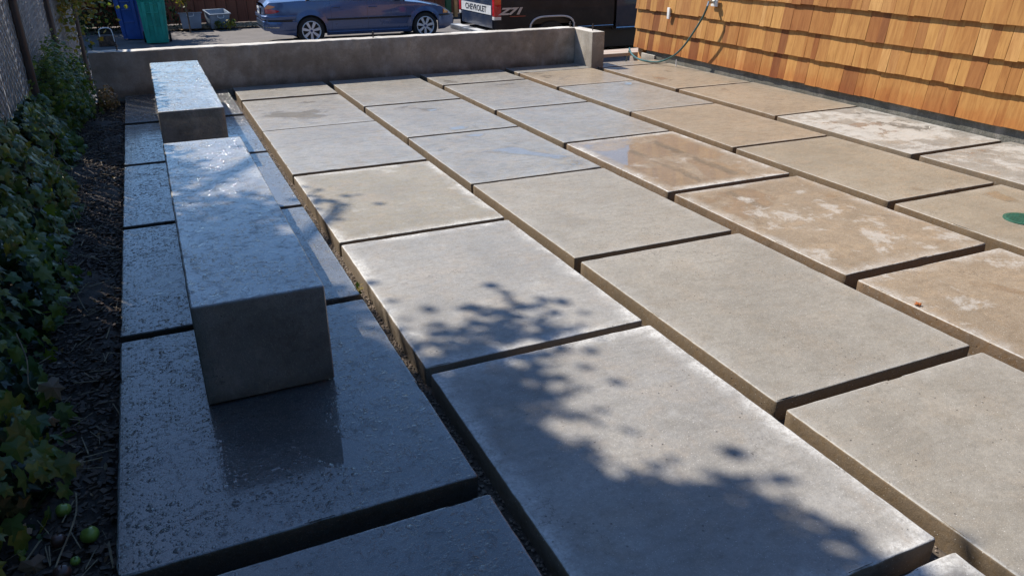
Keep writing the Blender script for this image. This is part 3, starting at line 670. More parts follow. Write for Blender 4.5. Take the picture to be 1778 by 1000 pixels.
debris('bark_mulch', 14000, (-1.0, -.345, 1.6, 9.7), M['chips'], (.006, .034), 'dark wet bark mulch covering the planting bed')
debris('dry_stalks', 420, (-.85, -.35, 1.8, 9.6), M['straw'], (.04, .13), 'pale dry stalks scattered over the dark mulch', zf=-.052, flat=.06)
P = np.c_[rng.uniform(-.85, -.36, 260), rng.uniform(1.7, 9.5, 260), rng.uniform(-.062, -.05, 260)]
o = link('fallen_leaf_bits', leaves_mesh('fallen_leaf_bits', P, nrms(260, (0, 0, 1), .35), rng.uniform(.012, .03, 260), 'oval', rng.uniform(0, 1, 260)), M['deadleaf']); tag(o, 'small shrivelled leaf bits on the dark mulch', 'leaf litter', kind='stuff')
# fruit, as seen on the mulch in the bottom left corner
def fruit(x, y, r, mat, label, grp):
    bm = bmesh.new(); bmesh.ops.create_icosphere(bm, subdivisions=3, radius=r)
    for q in bm.verts:
        n = q.co.normalized(); q.co *= 1+.03*math.sin(n.x*5+x*30)+.02*math.sin(n.y*8); q.co.z *= .93
        if n.z > .9: q.co.z -= r*.10*(n.z-.9)*10
    me = bpy.data.meshes.new('fruit'); bm.to_mesh(me); bm.free(); me.shade_smooth()
    e = empty('fallen_fruit', (x, y, -.066+r)); link('flesh', me, mat, e); e.rotation_euler = (random.uniform(-.6, .6), random.uniform(-.6, .6), 0)
    MB().cyl((0, 0, r*.78), (.003, 0, r*1.15), .0016, n=6).build('stalk', M['chips'], e)
    tag(e, label, 'fruit', grp)
G = 'fruit fallen on the mulch'
fruit(-.500, 2.335, .023, M['fruitgreen'], 'yellow green fallen fruit, farthest from the bottom edge', G)
fruit(-.418, 2.172, .027, M['fruitgreen'], 'largest green fallen fruit, close beside the slab edge', G)
fruit(-.455, 2.085, .014, M['fruitgreen'], 'smallest green fallen fruit, below the largest one', G)
fruit(-.505, 2.19, .022, M['fruitbrown'], 'brown rotten fruit left of the largest green one', G)
fruit(-.484, 2.035, .025, M['fruitbrown'], 'brown rotten fruit at the very bottom edge of the picture', G)
dl = mesh('leaf', LEAFV*[1.0, 1, 2.6], LEAFF); settone(dl, 0.1); dl.materials.append(M['deadleaf'])
dl2 = mesh('leaf', LEAFV*[.8, 1, 3.4], LEAFF); settone(dl2, 0.5); dl2.materials.append(M['deadleaf'])
for (x, y, z, s, l_, me) in ((-.56, 2.95, .10, .085, 'curled orange brown dead leaf hanging at the ivy edge', dl), (-.57, 2.80, .03, .06, 'smaller crumpled tan dead leaf below the hanging orange one', dl2),
                             (-.47, 2.60, -.045, .05, 'pale curled dead leaf lying on the mulch', dl2), (-.60, 2.25, -.04, .07, 'whitish dead leaf near the left edge above the fruit', dl2), (-.57, 2.13, -.04, .075, 'reddish dead leaf under the ivy by the fruit', dl), (-.40, 1.97, -.045, .05, 'pinkish dead leaf at the bottom by the slab corner', dl2)):
    o = put_leaf('dead_leaf', me, None, (x, y, z), (random.gauss(.3, .3), random.gauss(-.5, .2), .7), s); tag(o, l_, 'dead leaf')
b = MB(); b.tube(spline([(-.47, 2.42, -.05), (-.46, 2.30, -.035), (-.47, 2.2, -.03), (-.50, 2.08, -.04), (-.52, 1.95, -.05)], 5), .0028, 6); b.tube(spline([(-.47, 2.2, -.03), (-.44, 2.12, -.04)], 4), .002, 5)
tw = b.build('twig', M['straw'], smooth=True); tag(tw, 'thin pale forked twig lying among the fallen fruit', 'twig')
# small weed in the joint
wd_ = empty('weed', (.755, 3.56, -.08)); tag(wd_, 'tiny bright green weed sprouting from the gravel joint beside the bench strip', 'weed')
P = np.array([(random.uniform(-.012, .012), random.uniform(-.03, .03), random.uniform(.03, .07)) for _ in range(16)])
link('foliage', leaves_mesh('foliage', P, nrms(16, (-.5, -.3, .6), .5), rng.uniform(.02, .035, 16), 'oval', rng.uniform(.3, .6, 16)), M['autumn'], wd_)

# ------------------------------------------------------------------ the tree that shades the near slabs
def tree(name, base, top_c, lobes, label, mat, leaf=.10, h_=None):
    e = empty(name, base); tag(e, label, 'tree')
    b = Vector(base); tc = Vector(top_c)-b
    mb = MB(); mb.tube(spline([(0, 0, -.1), (tc.x*.15, tc.y*.15, tc.z*.35), (tc.x*.7, tc.y*.7, tc.z*.8), (tc.x, tc.y, tc.z*1.1)], 6), list(np.linspace(.17, .05, 19)), 10); mb.build('trunk', M['bark'], e, smooth=True)
    mb = MB()
    for (c, r, n) in lobes:
        cc = Vector(c)-b
        for k in range(5):
            d = Vector((random.gauss(0, 1), random.gauss(0, 1), random.gauss(0, .6))).normalized()
            end = cc+Vector((d.x*r[0], d.y*r[1], d.z*r[2]))*.8; mb.tube(spline([tuple(tc*.55), tuple(tc*.5+cc*.4+Vector((0, 0, .2))), tuple(end)], 5), list(np.linspace(.04, .008, 11)), 6)
    mb.build('branches', M['bark'], e, smooth=True)
    PP = []; DD = []
    for (c, r, n) in lobes:
        sg_ = .12 if max(r[:2]) < .7 else .22; ncl = max(1, int(n/42)); C0, d0 = blob(ncl, (0, 0, 0), r, .25, random.uniform(0, 6))
        for q in C0:
            m_ = 42; PP.append(np.array(c)+q+rng.normal(0, sg_, (m_, 3))*[1, 1, .7]-np.array(base)); DD.append(rng.normal(0, .7, (m_, 3))+[0, 0, .8])
    PP = np.vstack(PP); DD = np.vstack(DD)
    o = link('crown', leaves_mesh('crown', PP, DD, rng.uniform(.75, 1.4, len(PP))*leaf, 'diamond', rng.uniform(0, 1, len(PP))), mat, e); o['kind'] = 'stuff'
    return e
def up(gx, gy, z): return (gx-.476*z, gy+.74*z, z)   # where a leaf at height z stands to shade ground point (gx, gy)
lobes = [(up(-1.0, -.95, 5.6), (2.55, 2.45, 1.0), 52000), (up(-1.0, 2.0, 5.3), (1.0, .9, .5), 12000), (up(.0, 2.35, 5.0), (.62, .78, .4), 16000), (up(1.10, .28, 5.0), (.64, .64, .35), 34000), (up(.78, .92, 5.0), (.66, .62, .35), 32000),
         (up(.30, 1.45, 5.0), (.62, .62, .4), 16000), (up(.62, 1.95, 4.9), (.32, .38, .25), 2600), (up(1.0, 2.42, 4.9), (.20, .22, .15), 420), (up(1.40, 2.80, 4.9), (.16, .10, .1), 160),
         (up(.30, 3.2, 5.0), (.35, .3, .2), 420), (up(.2, 4.1, 5.1), (.25, .25, .2), 200), (up(.92, 4.85, 5.1), (.12, .07, .1), 42)]
tree('shade_tree', (-3.5, 6.0, -.1), (-3.3, 5.9, 5.4), lobes, 'leafy tree behind the fence whose dappled shade covers the near slabs', M['tree'], .075)
bh = empty('unseen_shade_hedge', (2.5, -4.6, -.1)); tag(bh, 'tall dark unseen hedge added behind the viewpoint to block sky light', 'hedge')  # added out of view, keeps sky fill off the camera-facing faces
P, d = blob(14000, (0, 0, 2.0), (7.5, 1.3, 3.2), .6); P[:, 2] = np.maximum(P[:, 2], 0); P[:, 1] = np.minimum(P[:, 1], 1.3)
o = link('foliage', leaves_mesh('foliage', P, d+rng.normal(0, .5, d.shape), rng.uniform(.16, .30, len(P)), 'diamond', rng.uniform(0, 1, len(P))), M['darkleaf'], bh); o['kind'] = 'stuff'
# tree and hedge beyond the wall, at the left end of the driveway
tree('street_tree', (-2.4, 23.6, -.7), (-2.2, 23.2, 4.2), [(up(-2.3, 20.6, 5.0), (3.1, 3.3, 1.5), 26000), ((-2.3, 22.3, 1.9), (1.3, 1.0, 1.0), 4000)], 'tree with low drooping branches at the left end of the driveway', M['tree'], .10)
hd = empty('hedge', (-4.0, 24.0, -.7)); tag(hd, 'dark dense hedge behind the bins', 'hedge')
P, d = blob(22000, (0, 0, .9), (4.6, 1.2, 1.9), .5); P[:, 2] = np.maximum(P[:, 2], 0)
o = link('foliage', leaves_mesh('foliage', P, d+rng.normal(0, .5, d.shape), rng.uniform(.07, .13, len(P)), 'oval', rng.uniform(0, 1, len(P))), M['darkleaf'], hd); o['kind'] = 'stuff'
dr = empty('drooping_shrub', (.35, 21.7, -.7)); tag(dr, 'yellow green shrub drooping over the tops of the bins', 'shrub')
P, d = blob(1500, (0, 0, 1.32), (.75, .45, .22), .2); P2, d2 = blob(500, (.62, .6, 1.02), (.22, .2, .30), .2); P = np.vstack([P, P2]); d = np.vstack([d, d2])
o = link('foliage', leaves_mesh('foliage', P, d+rng.normal(0, .5, d.shape), rng.uniform(.05, .09, len(P)), 'oval', rng.uniform(0, 1, len(P))), M['autumn'], dr); o['kind'] = 'stuff'
b = MB(); b.tube(spline([(.7, .9, 0), (.65, .8, .8), (.3, .4, 1.35), (-.5, -.1, 1.3)], 6), .02, 6).tube(spline([(.7, .9, 0), (.68, .8, .6), (.62, .6, 1.2)], 6), .015, 6); b.build('stem', M['bark'], dr, smooth=True)
og = empty('overgrown_shrub', (-1.9, 15.5, -.7)); tag(og, 'dark overgrown shrub mass beyond the slatted fence', 'shrub')
P, d = blob(9000, (0, 0, .55), (.85, 4.2, 1.5), .4); P[:, 2] = np.maximum(P[:, 2], 0)
o = link('foliage', leaves_mesh('foliage', P, d+rng.normal(0, .5, d.shape), rng.uniform(.06, .12, len(P)), 'oval', rng.uniform(0, 1, len(P))), M['darkleaf'], og); o['kind'] = 'stuff'
ln = tree('climbing_shrub', (-1.35, 12.6, -.7), (-1.2, 12.6, 1.2), [((-1.0, 12.4, 1.0), (.30, .9, .55), 1800)], 'loose yellow green shrub beyond the end of the slatted fence', M['autumn'], .06)

# ------------------------------------------------------------------ red board fence
rb = empty('board_fence', (7, 24.6, -.72)); tag(rb, 'tall red brown board fence behind the parked cars', 'fence')
x = -9.5; i = 0
while x < 15.5:
    wd = .285+random.uniform(-.01, .01)
    me = MB().box((0, 0, 1.15), (wd-.012, .022, 2.1)).build('board', M['redboard'], rb, bevel=.003); me.location = (x+wd/2-7, random.uniform(-.004, .004), random.uniform(-.02, .02)); settone(me.data, random.random()); me.data.update(); x += wd
MB().box((-4.0, .06, 1.1), (25.0, .02, 2.0)).build('backing', M['black'], rb)  # added black sheet, stops light showing between the boards
MB().box((.7, .09, .35), (15.6, .04, .09)).box((.7, .09, 1.8), (15.6, .04, .09)).build('rail', M['redboard'], rb)
sheet('verge', -2, 16, 23.2, 24.58, -.645, M['dirt'], 80, 12, .012)
debris('leaf_litter', 2600, (.3, 7.0, 23.0, 24.3), M['litter'], (.03, .09), 'pale dry leaf litter along the foot of the board fence', zf=-.625)
for k, (x, y) in enumerate(((1.80, 22.95), (2.03, 22.80), (2.16, 22.98), (4.35, 23.3))):
    e = empty('weed', (x, y, -.65)); tag(e, ['small upright weed left of the leafy pair by the driveway edge', 'bright leafy weed in the middle by the driveway edge', 'weed right of the bright leafy one', 'low weed near the tail of the blue car'][k], 'weed', 'weeds at the foot of the board fence')
    P, d = blob(70, (0, 0, .14), (.13, .1, .13), .1); link('foliage', leaves_mesh('foliage', P, d+[0, -.3, .5], rng.uniform(.05, .09, 70), 'oval', rng.uniform(.3, .6, 70)), M['autumn'], e)

# tubs, bins, posts
def tub(loc, rz, rx, label):
    e = empty('storage_tub', loc, rz); tag(e, label, 'tub', 'grey tubs tipped against the fence')
    e.rotation_euler = (rx, 0, rz)
    a, b_, h, t = .27, .20, .40, .012; o_ = [(-a*.85, -b_*.85, 0), (a*.85, -b_*.85, 0), (a*.85, b_*.85, 0), (-a*.85, b_*.85, 0)]; u_ = [(-a, -b_, h), (a, -b_, h), (a, b_, h), (-a, b_, h)]
    i_ = [(-a+t, -b_+t, h), (a-t, -b_+t, h), (a-t, b_-t, h), (-a+t, b_-t, h)]; q = [(-a*.85+t, -b_*.85+t, t), (a*.85-t, -b_*.85+t, t), (a*.85-t, b_*.85-t, t), (-a*.85+t, b_*.85-t, t)]
    m_ = MB(); m_.add(o_+u_+i_+q, [(3, 2, 1, 0)]+[(i, (i+1) % 4, 4+(i+1) % 4, 4+i) for i in range(4)]+[(4+i, 4+(i+1) % 4, 8+(i+1) % 4, 8+i) for i in range(4)]+[(8+i, 8+(i+1) % 4, 12+(i+1) % 4, 12+i) for i in range(4)]+[(12, 13, 14, 15)])
    m_.build('shell', M['tub'], e, bevel=.006)
    m_ = MB()
    for s1, s2, dx, dy in ((0, 1, a+.015, .03), (0, -1, a+.015, .03)): m_.box((0, s2*(b_+.01), h-.01), (2*a+.05, .03, .022))
    for s2 in (-1, 1): m_.box((s2*(a+.01), 0, h-.01), (.03, 2*b_-.02, .022))
    m_.build('lip', M['tub'], e, bevel=.003)
    m_ = MB(); m_.tube(spline([(-.08, -b_-.03, h-.03), (-.07, -b_-.06, h-.09), (.07, -b_-.06, h-.09), (.08, -b_-.03, h-.03)], 5), .007, 6); m_.build('handle', M['whiteplastic'], e, smooth=True)
tub((1.13, 23.1, -.62), -.05, -.12, 'upright grey blue tub nearer the green bin')
tub((1.78, 23.2, -.60), .3, .22, 'tilted grey tub nearer the blue car')
def bin_(name, loc, rz, mat, label):
    e = empty(name, loc, rz); tag(e, label, 'bin', 'wheeled rubbish bins')
    m_ = MB(); z = [0, .12, .98, 1.02]
    def ring(sx, sy, z_): return [(-sx, -sy, z_), (sx, -sy, z_), (sx, sy, z_), (-sx, sy, z_)]
    rs = [ring(.235, .22, .02), ring(.245, .235, .14), ring(.285, .31, .97), ring(.31, .335, .975), ring(.31, .335, 1.03)]
    v_ = sum(rs, []); f_ = [(3, 2, 1, 0), (16, 17, 18, 19)]
    for k in range(4): f_ += [(k*4+i, k*4+(i+1) % 4, k*4+4+(i+1) % 4, k*4+4+i) for i in range(4)]
    m_.add(v_, f_); m_.build('body', mat, e, bevel=.018)
    m_ = MB()
    for sx in (-.17, 0, .17) if name == 'green_bin' else (-.18, .18): m_.add([(sx-.035, -.225, .08), (sx+.035, -.225, .08), (sx+.04, -.325, .93), (sx-.04, -.325, .93), (sx-.03, -.24, .08), (sx+.03, -.24, .08), (sx+.032, -.338, .93), (sx-.032, -.338, .93)], [(4, 5, 6, 7), (0, 1, 5, 4), (1, 2, 6, 5), (2, 3, 7, 6), (3, 0, 4, 7)])
    m_.build('rib', mat, e)
    m_ = MB()
    for z_ in (.42, .70, .88): m_.box((0, -.228-(z_-.1)*.115-.012, z_), (.24, .02, .018))
    m_.build('grip_bar', mat, e)
    m_ = MB(); m_.box((0, .0, 1.055), (.64, .70, .05)); m_.build('lid', mat, e, bevel=.02)
    for s in (-1, 1): MB().cyl((s*.25, .23, .12), (s*.30, .23, .12), .125, n=20).build('wheel', M['tyre'], e, smooth=True)
    m_ = MB(); m_.tube([(-.25, .38, 1.0), (-.22, .42, 1.0), (.22, .42, 1.0), (.25, .38, 1.0)], .014, 8); m_.build('handle', mat, e)
bin_('green_bin', (.215, 20.70, -.67), -.05, M['greenbin'], 'teal green wheeled bin standing in front of the blue one')
bin_('blue_bin', (-.22, 21.75, -.67), -.45, M['bluebin'], 'deep blue wheeled bin half hidden behind the teal green one')
ct = empty('crate', (-.86, 20.6, -.67)); tag(ct, 'small dark crate with a pale curved handle left of the bins', 'crate')
MB().box((0, 0, .12), (.34, .30, .22)).build('box', M['chips'], ct, bevel=.01); MB().tube(spline([(-.12, -.14, .22), (-.10, -.15, .38), (.12, -.15, .38), (.16, -.14, .10)], 6), .012, 8).build('handle', M['whiteplastic'], ct, smooth=True)
gp = MB().box((8.55, 23.6, .4), (.16, .16, 2.3)).build('green_post', M['greenpost'], bevel=.01); tag(gp, 'dark green painted post between the blue car and the truck', 'post')
cpst = MB().box((8.77, 23.55, .4), (.10, .13, 2.3)).build('cedar_post', M['cedarpost'], bevel=.006); tag(cpst, 'light cedar post right beside the dark green post', 'post')

# ------------------------------------------------------------------ vehicles
def side_panel(x0, x1, zb, zt, yf, s, nz=9, dx=.03, th=.0):
    """grid of a body side between bottom curve zb(x) and top curve zt(x); s = -1/+1 side"""
    n = max(2, int((x1-x0)/dx)); v = []; f = []
    for i in range(n+1):
        x = x0+(x1-x0)*i/n; a, b_ = zb(x), zt(x)
        for k in range(nz+1):
            z = a+(b_-a)*k/nz; v.append((x, s*yf(x, z), z))
        v.append((x, s*(yf(x, a)-.05), a)); v.append((x, s*(yf(x, b_)-.05), b_-.004))
    m_ = nz+3
    for i in range(n):
        for k in range(nz): f.append((i*m_+k, (i+1)*m_+k, (i+1)*m_+k+1, i*m_+k+1))
        f.append((i*m_, i*m_+nz+1, (i+1)*m_+nz+1, (i+1)*m_)); f.append((i*m_+nz, (i+1)*m_+nz, (i+1)*m_+nz+2, i*m_+nz+2))
    return v, f
def ring_mesh(y, w_, r0, prof, n=32):
    v = []; f = []
    for i in range(n):
        t = 2*math.pi*i/n
        for (r, yy) in prof: v.append((r*math.cos(t), yy, r*math.sin(t)))
    m_ = len(prof)
    for i in range(n):
        for k in range(m_-1): f.append((i*m_+k, ((i+1) % n)*m_+k, ((i+1) % n)*m_+k+1, i*m_+k+1))
    return v, f
def wheel(parent, x, y, s, R, rr, wdt, spokes=7):
    e = empty('wheel', (x, y, R)); e.parent = parent
    m_ = MB(); v, f = ring_mesh(0, 0, 0, [(rr, -wdt/2), (rr+.02, -wdt/2-.004), (R-.03, -wdt/2), (R-.006, -wdt/2+.02), (R, -wdt/2+.05), (R, wdt/2-.05), (R-.006, wdt/2-.02), (R-.03, wdt/2), (rr, wdt/2)], 40); m_.add(v, f); m_.build('tyre', M['tyre'], e, smooth=True)
    m_ = MB(); yo = s*wdt/2
    v, f = ring_mesh(0, 0, 0, [(rr+.004, yo), (rr-.008, yo+s*.006), (rr-.02, yo-s*.004), (rr-.024, yo-s*.09)], 40); m_.add(v, f)
    m_.cyl((0, yo-s*.012, 0), (0, yo-s*.055, 0), .055, n=20)
    for k in range(spokes):
        a = 2*math.pi*k/spokes+.22; d = Vector((math.cos(a), 0, math.sin(a))); q = Vector((-math.sin(a), 0, math.cos(a)))
        p0 = d*.045; p1 = d*(rr-.012); V_ = []
        for p_, hw in ((p0, .020), (p1, .034)):
            for ya in (yo-s*.008, yo-s*.035):
                for sg in (-1, 1): V_.append(p_+q*hw*sg+Vector((0, ya, 0)))
        m_.add(V_, [(0, 1, 5, 4), (2, 6, 7, 3), (0, 4, 6, 2), (1, 3, 7, 5), (4, 5, 7, 6), (0, 2, 3, 1)])
    m_.build('rim', M['rim'], e, smooth=True)
    MB().cyl((0, yo-s*.005, 0), (0, yo-s*.02, 0), .028, n=16).build('hub_cap', M['plateink'], e)
    MB().cyl((0, yo-s*.075, 0), (0, yo-s*.09, 0), rr-.03, n=24).build('brake_disc', M['black'], e)
    return e
def text_mesh(txt, size, depth=.0, shear=0.0, bold=0.0):
    cu = bpy.data.curves.new('lettering', 'FONT'); cu.body = txt; cu.size = size; cu.extrude = depth; cu.shear = shear; cu.offset = bold; cu.align_x = 'CENTER'; cu.align_y = 'CENTER'
    o = bpy.data.objects.new('lettering', cu); COL.objects.link(o); dg = bpy.context.evaluated_depsgraph_get(); dg.update()
    me = bpy.data.meshes.new_from_object(o.evaluated_get(dg)); bpy.data.objects.remove(o); return me
# ---- steel blue saloon
car = empty('parked_car', (2.50, 19.56, -.67), -.008); tag(car, 'steel blue four door car parked along the driveway beyond the wall', 'car')
XR, XF = .955, 3.68; LEN = 4.47; AR = .345; WR = .312
def belt(x): return interp(x, [(0, .84), (.10, .93), (.8, .965), (1.0, .955), (2.9, .91), (3.2, .885), (3.6, .84), (4.1, .74), (4.35, .62), (4.47, .52)])
def botm(x):
    z = interp(x, [(0, .36), (.12, .27), (.6, .22), (1.3, .20), (3.3, .20), (4.2, .22), (4.47, .30)])
    for xc in (XR, XF):
        d = abs(x-xc)
        if d < AR: z = max(z, .315+math.sqrt(max(0, AR*AR-d*d))*1.0)
        elif d < AR+.001: z = max(z, .3)
    return z
def yf(x, z):
    w_ = .87
    if x < .55: w_ -= .20*((.55-x)/.55)**2.3
    if x > 3.7: w_ -= .26*((x-3.7)/.77)**2.2
    w_ -= .055*max(0, (z-.55)/.4)**1.6+.04*max(0, (.36-z)/.16)**1.5
    if .50 < z < .60: w_ += .0
    for xc in (XR, XF):
        d = math.hypot(x-xc, z-.315)
        if d < AR+.10: w_ += .018*max(0, 1-abs(d-AR)/.10)
    return w_
secs = [('rear_quarter', 0.0, 1.43, None), ('rear_door', 1.434, 2.28, 'door'), ('front_door', 2.284, 3.22, 'door'), ('front_wing', 3.224, LEN, None)]
def xs_extra(x0, x1): return x0, x1
for s in (-1, 1):
    for nm, a, b_, kind in secs:
        if nm == 'rear_door':
            # door cut back round the wheel arch is left to the rear quarter
            pass
        v, f = side_panel(a, b_, botm, belt, yf, s, nz=14, dx=.02)
        m_ = MB(); m_.add(v, f); o = m_.build('door' if kind else nm, M['carpaint'], car, smooth=True)
        if kind:
            xh = a+.13; zh = belt(xh)-.13
            m_ = MB(); m_.tube(spline([(xh-.09, s*(yf(xh, zh)+.006), zh), (xh-.04, s*(yf(xh, zh)+.03), zh+.004), (xh+.05, s*(yf(xh, zh)+.03), zh+.002), (xh+.09, s*(yf(xh, zh)+.006), zh-.002)], 4), .012, 8); m_.build('handle', M['chrome'] if False else M['carpaint'], o, smooth=True)
    # rubbing strip
    for a, b_ in ((.03, .55), (1.33, 2.27), (2.29, 3.21), (3.23, 3.32), (4.05, 4.35)):
        n = 12; v = []; f = []
        for i in range(n+1):
            x = a+(b_-a)*i/n
            for z, o_ in ((.525, 0), (.53, .014), (.56, .014), (.565, 0)): v.append((x, s*(yf(x, z)+o_+.001), z))
        for i in range(n):
            for k in range(3): f.append((i*4+k, i*4+4+k, i*4+5+k, i*4+1+k))
        m_ = MB(); m_.add(v, f); m_.build('rubbing_strip', M['black'], car, smooth=True)
    # sill crease
    v = []; f = []
    for i in range(21):
        x = 1.34+1.9*i/20
        for z, o_ in ((.285, .002), (.27, .016), (.215, .012)): v.append((x, s*(yf(x, z)+o_), z))
    for i in range(20):
        for k in range(2): f.append((i*3+k, i*3+3+k, i*3+4+k, i*3+1+k))
    m_ = MB(); m_.add(v, f); m_.build('sill', M['carpaint'], car, smooth=True)
    for xc in (XR, XF): wheel(car, xc, s*.755, s, WR, .215, .20)
    # bumper corners, lamps
    for (nm, mt, x0, x1, z0, z1) in (('tail_light', 'redlens', .0, .29, .70, .80), ('tail_light_amber', 'amberlens', .0, .22, .80, .885), ('indicator', 'amberlens', 4.16, 4.30, .58, .68), ('headlight', 'clearlens', 4.31, 4.45, .56, .66)):
        v = []; f = []; n = 10
        for i in range(n+1):
            x = x0+(x1-x0)*i/n
            for k in range(5):
                z = z0+(z1-z0)*k/4
                if 'tail' in nm: z = min(z, z1-(x/x1)**3*.04) ; z = max(z, z0+(x/x1)**3*.05)
                z = min(z, belt(x)-.02)
                v.append((x-.002, s*(yf(x, z)+.008), z))
        for i in range(n):
            for k in range(4): f.append((i*5+k, i*5+5+k, i*5+6+k, i*5+1+k))
        m_ = MB(); m_.add(v, f); m_.build(nm, M[mt], car, smooth=True)
    m_ = MB(); m_.box((3.02, s*.93, .985), (.16, .16, .11)); m_.build('wing_mirror', M['carpaint'], car, bevel=.03, seg=3)
# top surfaces: boot, bonnet
def cap(x0, x1, nm, rise):
    n = int((x1-x0)/.05); v = []; f = []; m_ = 13
    for i in range(n+1):
        x = x0+(x1-x0)*i/n; zb_ = belt(x)-.004; hw = yf(x, zb_)
        for k in range(m_):
            t = -1+2*k/(m_-1); v.append((x, hw*t, zb_+rise*(1-t**4)))
    for i in range(n):
        for k in range(m_-1): f.append((i*m_+k, i*m_+m_+k, i*m_+m_+k+1, i*m_+k+1))
    mb_ = MB(); mb_.add(v, f); return mb_.build(nm, M['carpaint'], car, smooth=True)
cap(0, .95, 'boot_lid', .06); cap(.95, 3.1, 'cabin_base', -.05); cap(3.1, LEN, 'bonnet', .05)
for (xx, nm, z0) in ((0.0, 'rear_panel', .36), (LEN, 'front_panel', .30)):
    v = []; f = []; sg = -1 if xx == 0 else 1
    for k in range(13):
        t = -1+2*k/12
        for j in range(7): z = z0+(belt(xx)-z0)*j/6; v.append((xx+sg*(.03*(1-t*t)+.02*math.sin(j/6*3.1)), yf(xx, z)*t, z))
    for k in range(12):
        for j in range(6): f.append((k*7+j, k*7+7+j, k*7+8+j, k*7+1+j))
    m_ = MB(); m_.add(v, f); m_.build(nm, M['carpaint'], car, smooth=True)
# rear bumper, pale worn upper lip
def bump(nm, z0, z1, out, mt, xa=.0, side=.62):
    v = []; f = []; path = [(x, -yf(x, .5)-out) for x in np.linspace(side, 0, 10)]+[(-.05-out*.6, t*.66) for t in np.linspace(-.9, .9, 9)]+[(x, yf(x, .5)+out) for x in np.linspace(0, side, 10)]
    for (x, y) in path:
        kx = .93 if x < .02 else 1
        for z, o_ in ((z0, -.01), (z0+.02, .006), (z1-.02, .006), (z1, -.012)): v.append((x-o_*(1 if x < .02 else 0), y*(1+o_), z))
    for i in range(len(path)-1):
        for k in range(3): f.append((i*4+k, i*4+4+k, i*4+5+k, i*4+1+k))
    m_ = MB(); m_.add(v, f); m_.build(nm, M[mt], car, smooth=True)
bump('bumper_cover', .33, .545, .010, 'carpaint'); bump('bumper_lip', .575, .665, .035, 'carpaint'); bump('bumper_reflector', .40, .42, .022, 'chrome', side=.25)
m_ = MB(); m_.box((-.045, 0, .74), (.02, .52, .13)); o = m_.build('plate_recess', M['black'], car)
m_ = MB(); m_.box((-.062, .0, .75), (.01, .31, .155)); o = m_.build('number_plate', M['plate'], car)
MB().box((-.069, 0, .755), (.004, .20, .05)).build('plate_print', M['plateink'], car)
# greenhouse
gl = [(.88, .96, .96), (1.30, 1.34, .66), (1.7, 1.39, .62), (2.4, 1.385, .62), (2.62, 1.34, .63), (3.22, .90, .80)]
v = []; f = []; n = len(gl)
for (x, zt_, hw) in gl: v += [(x, -hw, zt_), (x, hw, zt_)]
for i in range(n-1): f.append((2*i, 2*i+2, 2*i+3, 2*i+1))
m_ = MB(); m_.add(v, f); 
m_.build('windscreens_and_roof', M['glass'], car)
v = [(1.2, -.63, 1.352), (1.7, -.63, 1.40), (2.4, -.63, 1.395), (2.66, -.63, 1.33)]; v += [(a, -b_, c) for a, b_, c in v]
m_ = MB(); m_.add(v, [(0, 1, 5, 4), (1, 2, 6, 5), (2, 3, 7, 6)]); m_.build('roof', M['carpaint'], car)
for s in (-1, 1):
    def gp_(x, z, o_=0): return (x, s*(.815-.42*(z-.93)+o_), z)
    wins = [[(.98, .965), (1.42, .957), (1.42, 1.31), (1.33, 1.30)], [(1.47, .956), (2.26, .937), (2.22, 1.345), (1.47, 1.33)], [(2.32, .935), (3.12, .905), (2.66, 1.31), (2.30, 1.345)]]
    for q in wins:
        m_ = MB(); m_.add([gp_(x, z) for x, z in q], [(0, 1, 2, 3)]); m_.build('side_window', M['glass'], car)
    m_ = MB(); m_.tube([gp_(.95, .958, .012), gp_(2.0, .945, .012), gp_(3.16, .905, .012)], .012, 6); m_.build('window_trim', M['chrome'], car)
    m_ = MB()
    for a, b_ in (((1.445, .95), (1.445, 1.34)), ((2.29, .93), (2.26, 1.36)), ((3.2, .90), (2.64, 1.35)), ((.90, .96), (1.32, 1.34)), ((1.3, 1.345), (2.64, 1.35))): m_.tube([gp_(*a, .004), gp_(*b_, .004)], .022, 6)
    m_.build('pillar', M['carpaint'], car, smooth=True)
MB().box((2.2, 0, .36), (3.5, 1.35, .26)).build('underbody', M['black'], car)
MB().box((2.1, 0, .60), (2.6, 1.4, .3)).build('interior', M['black'], car)

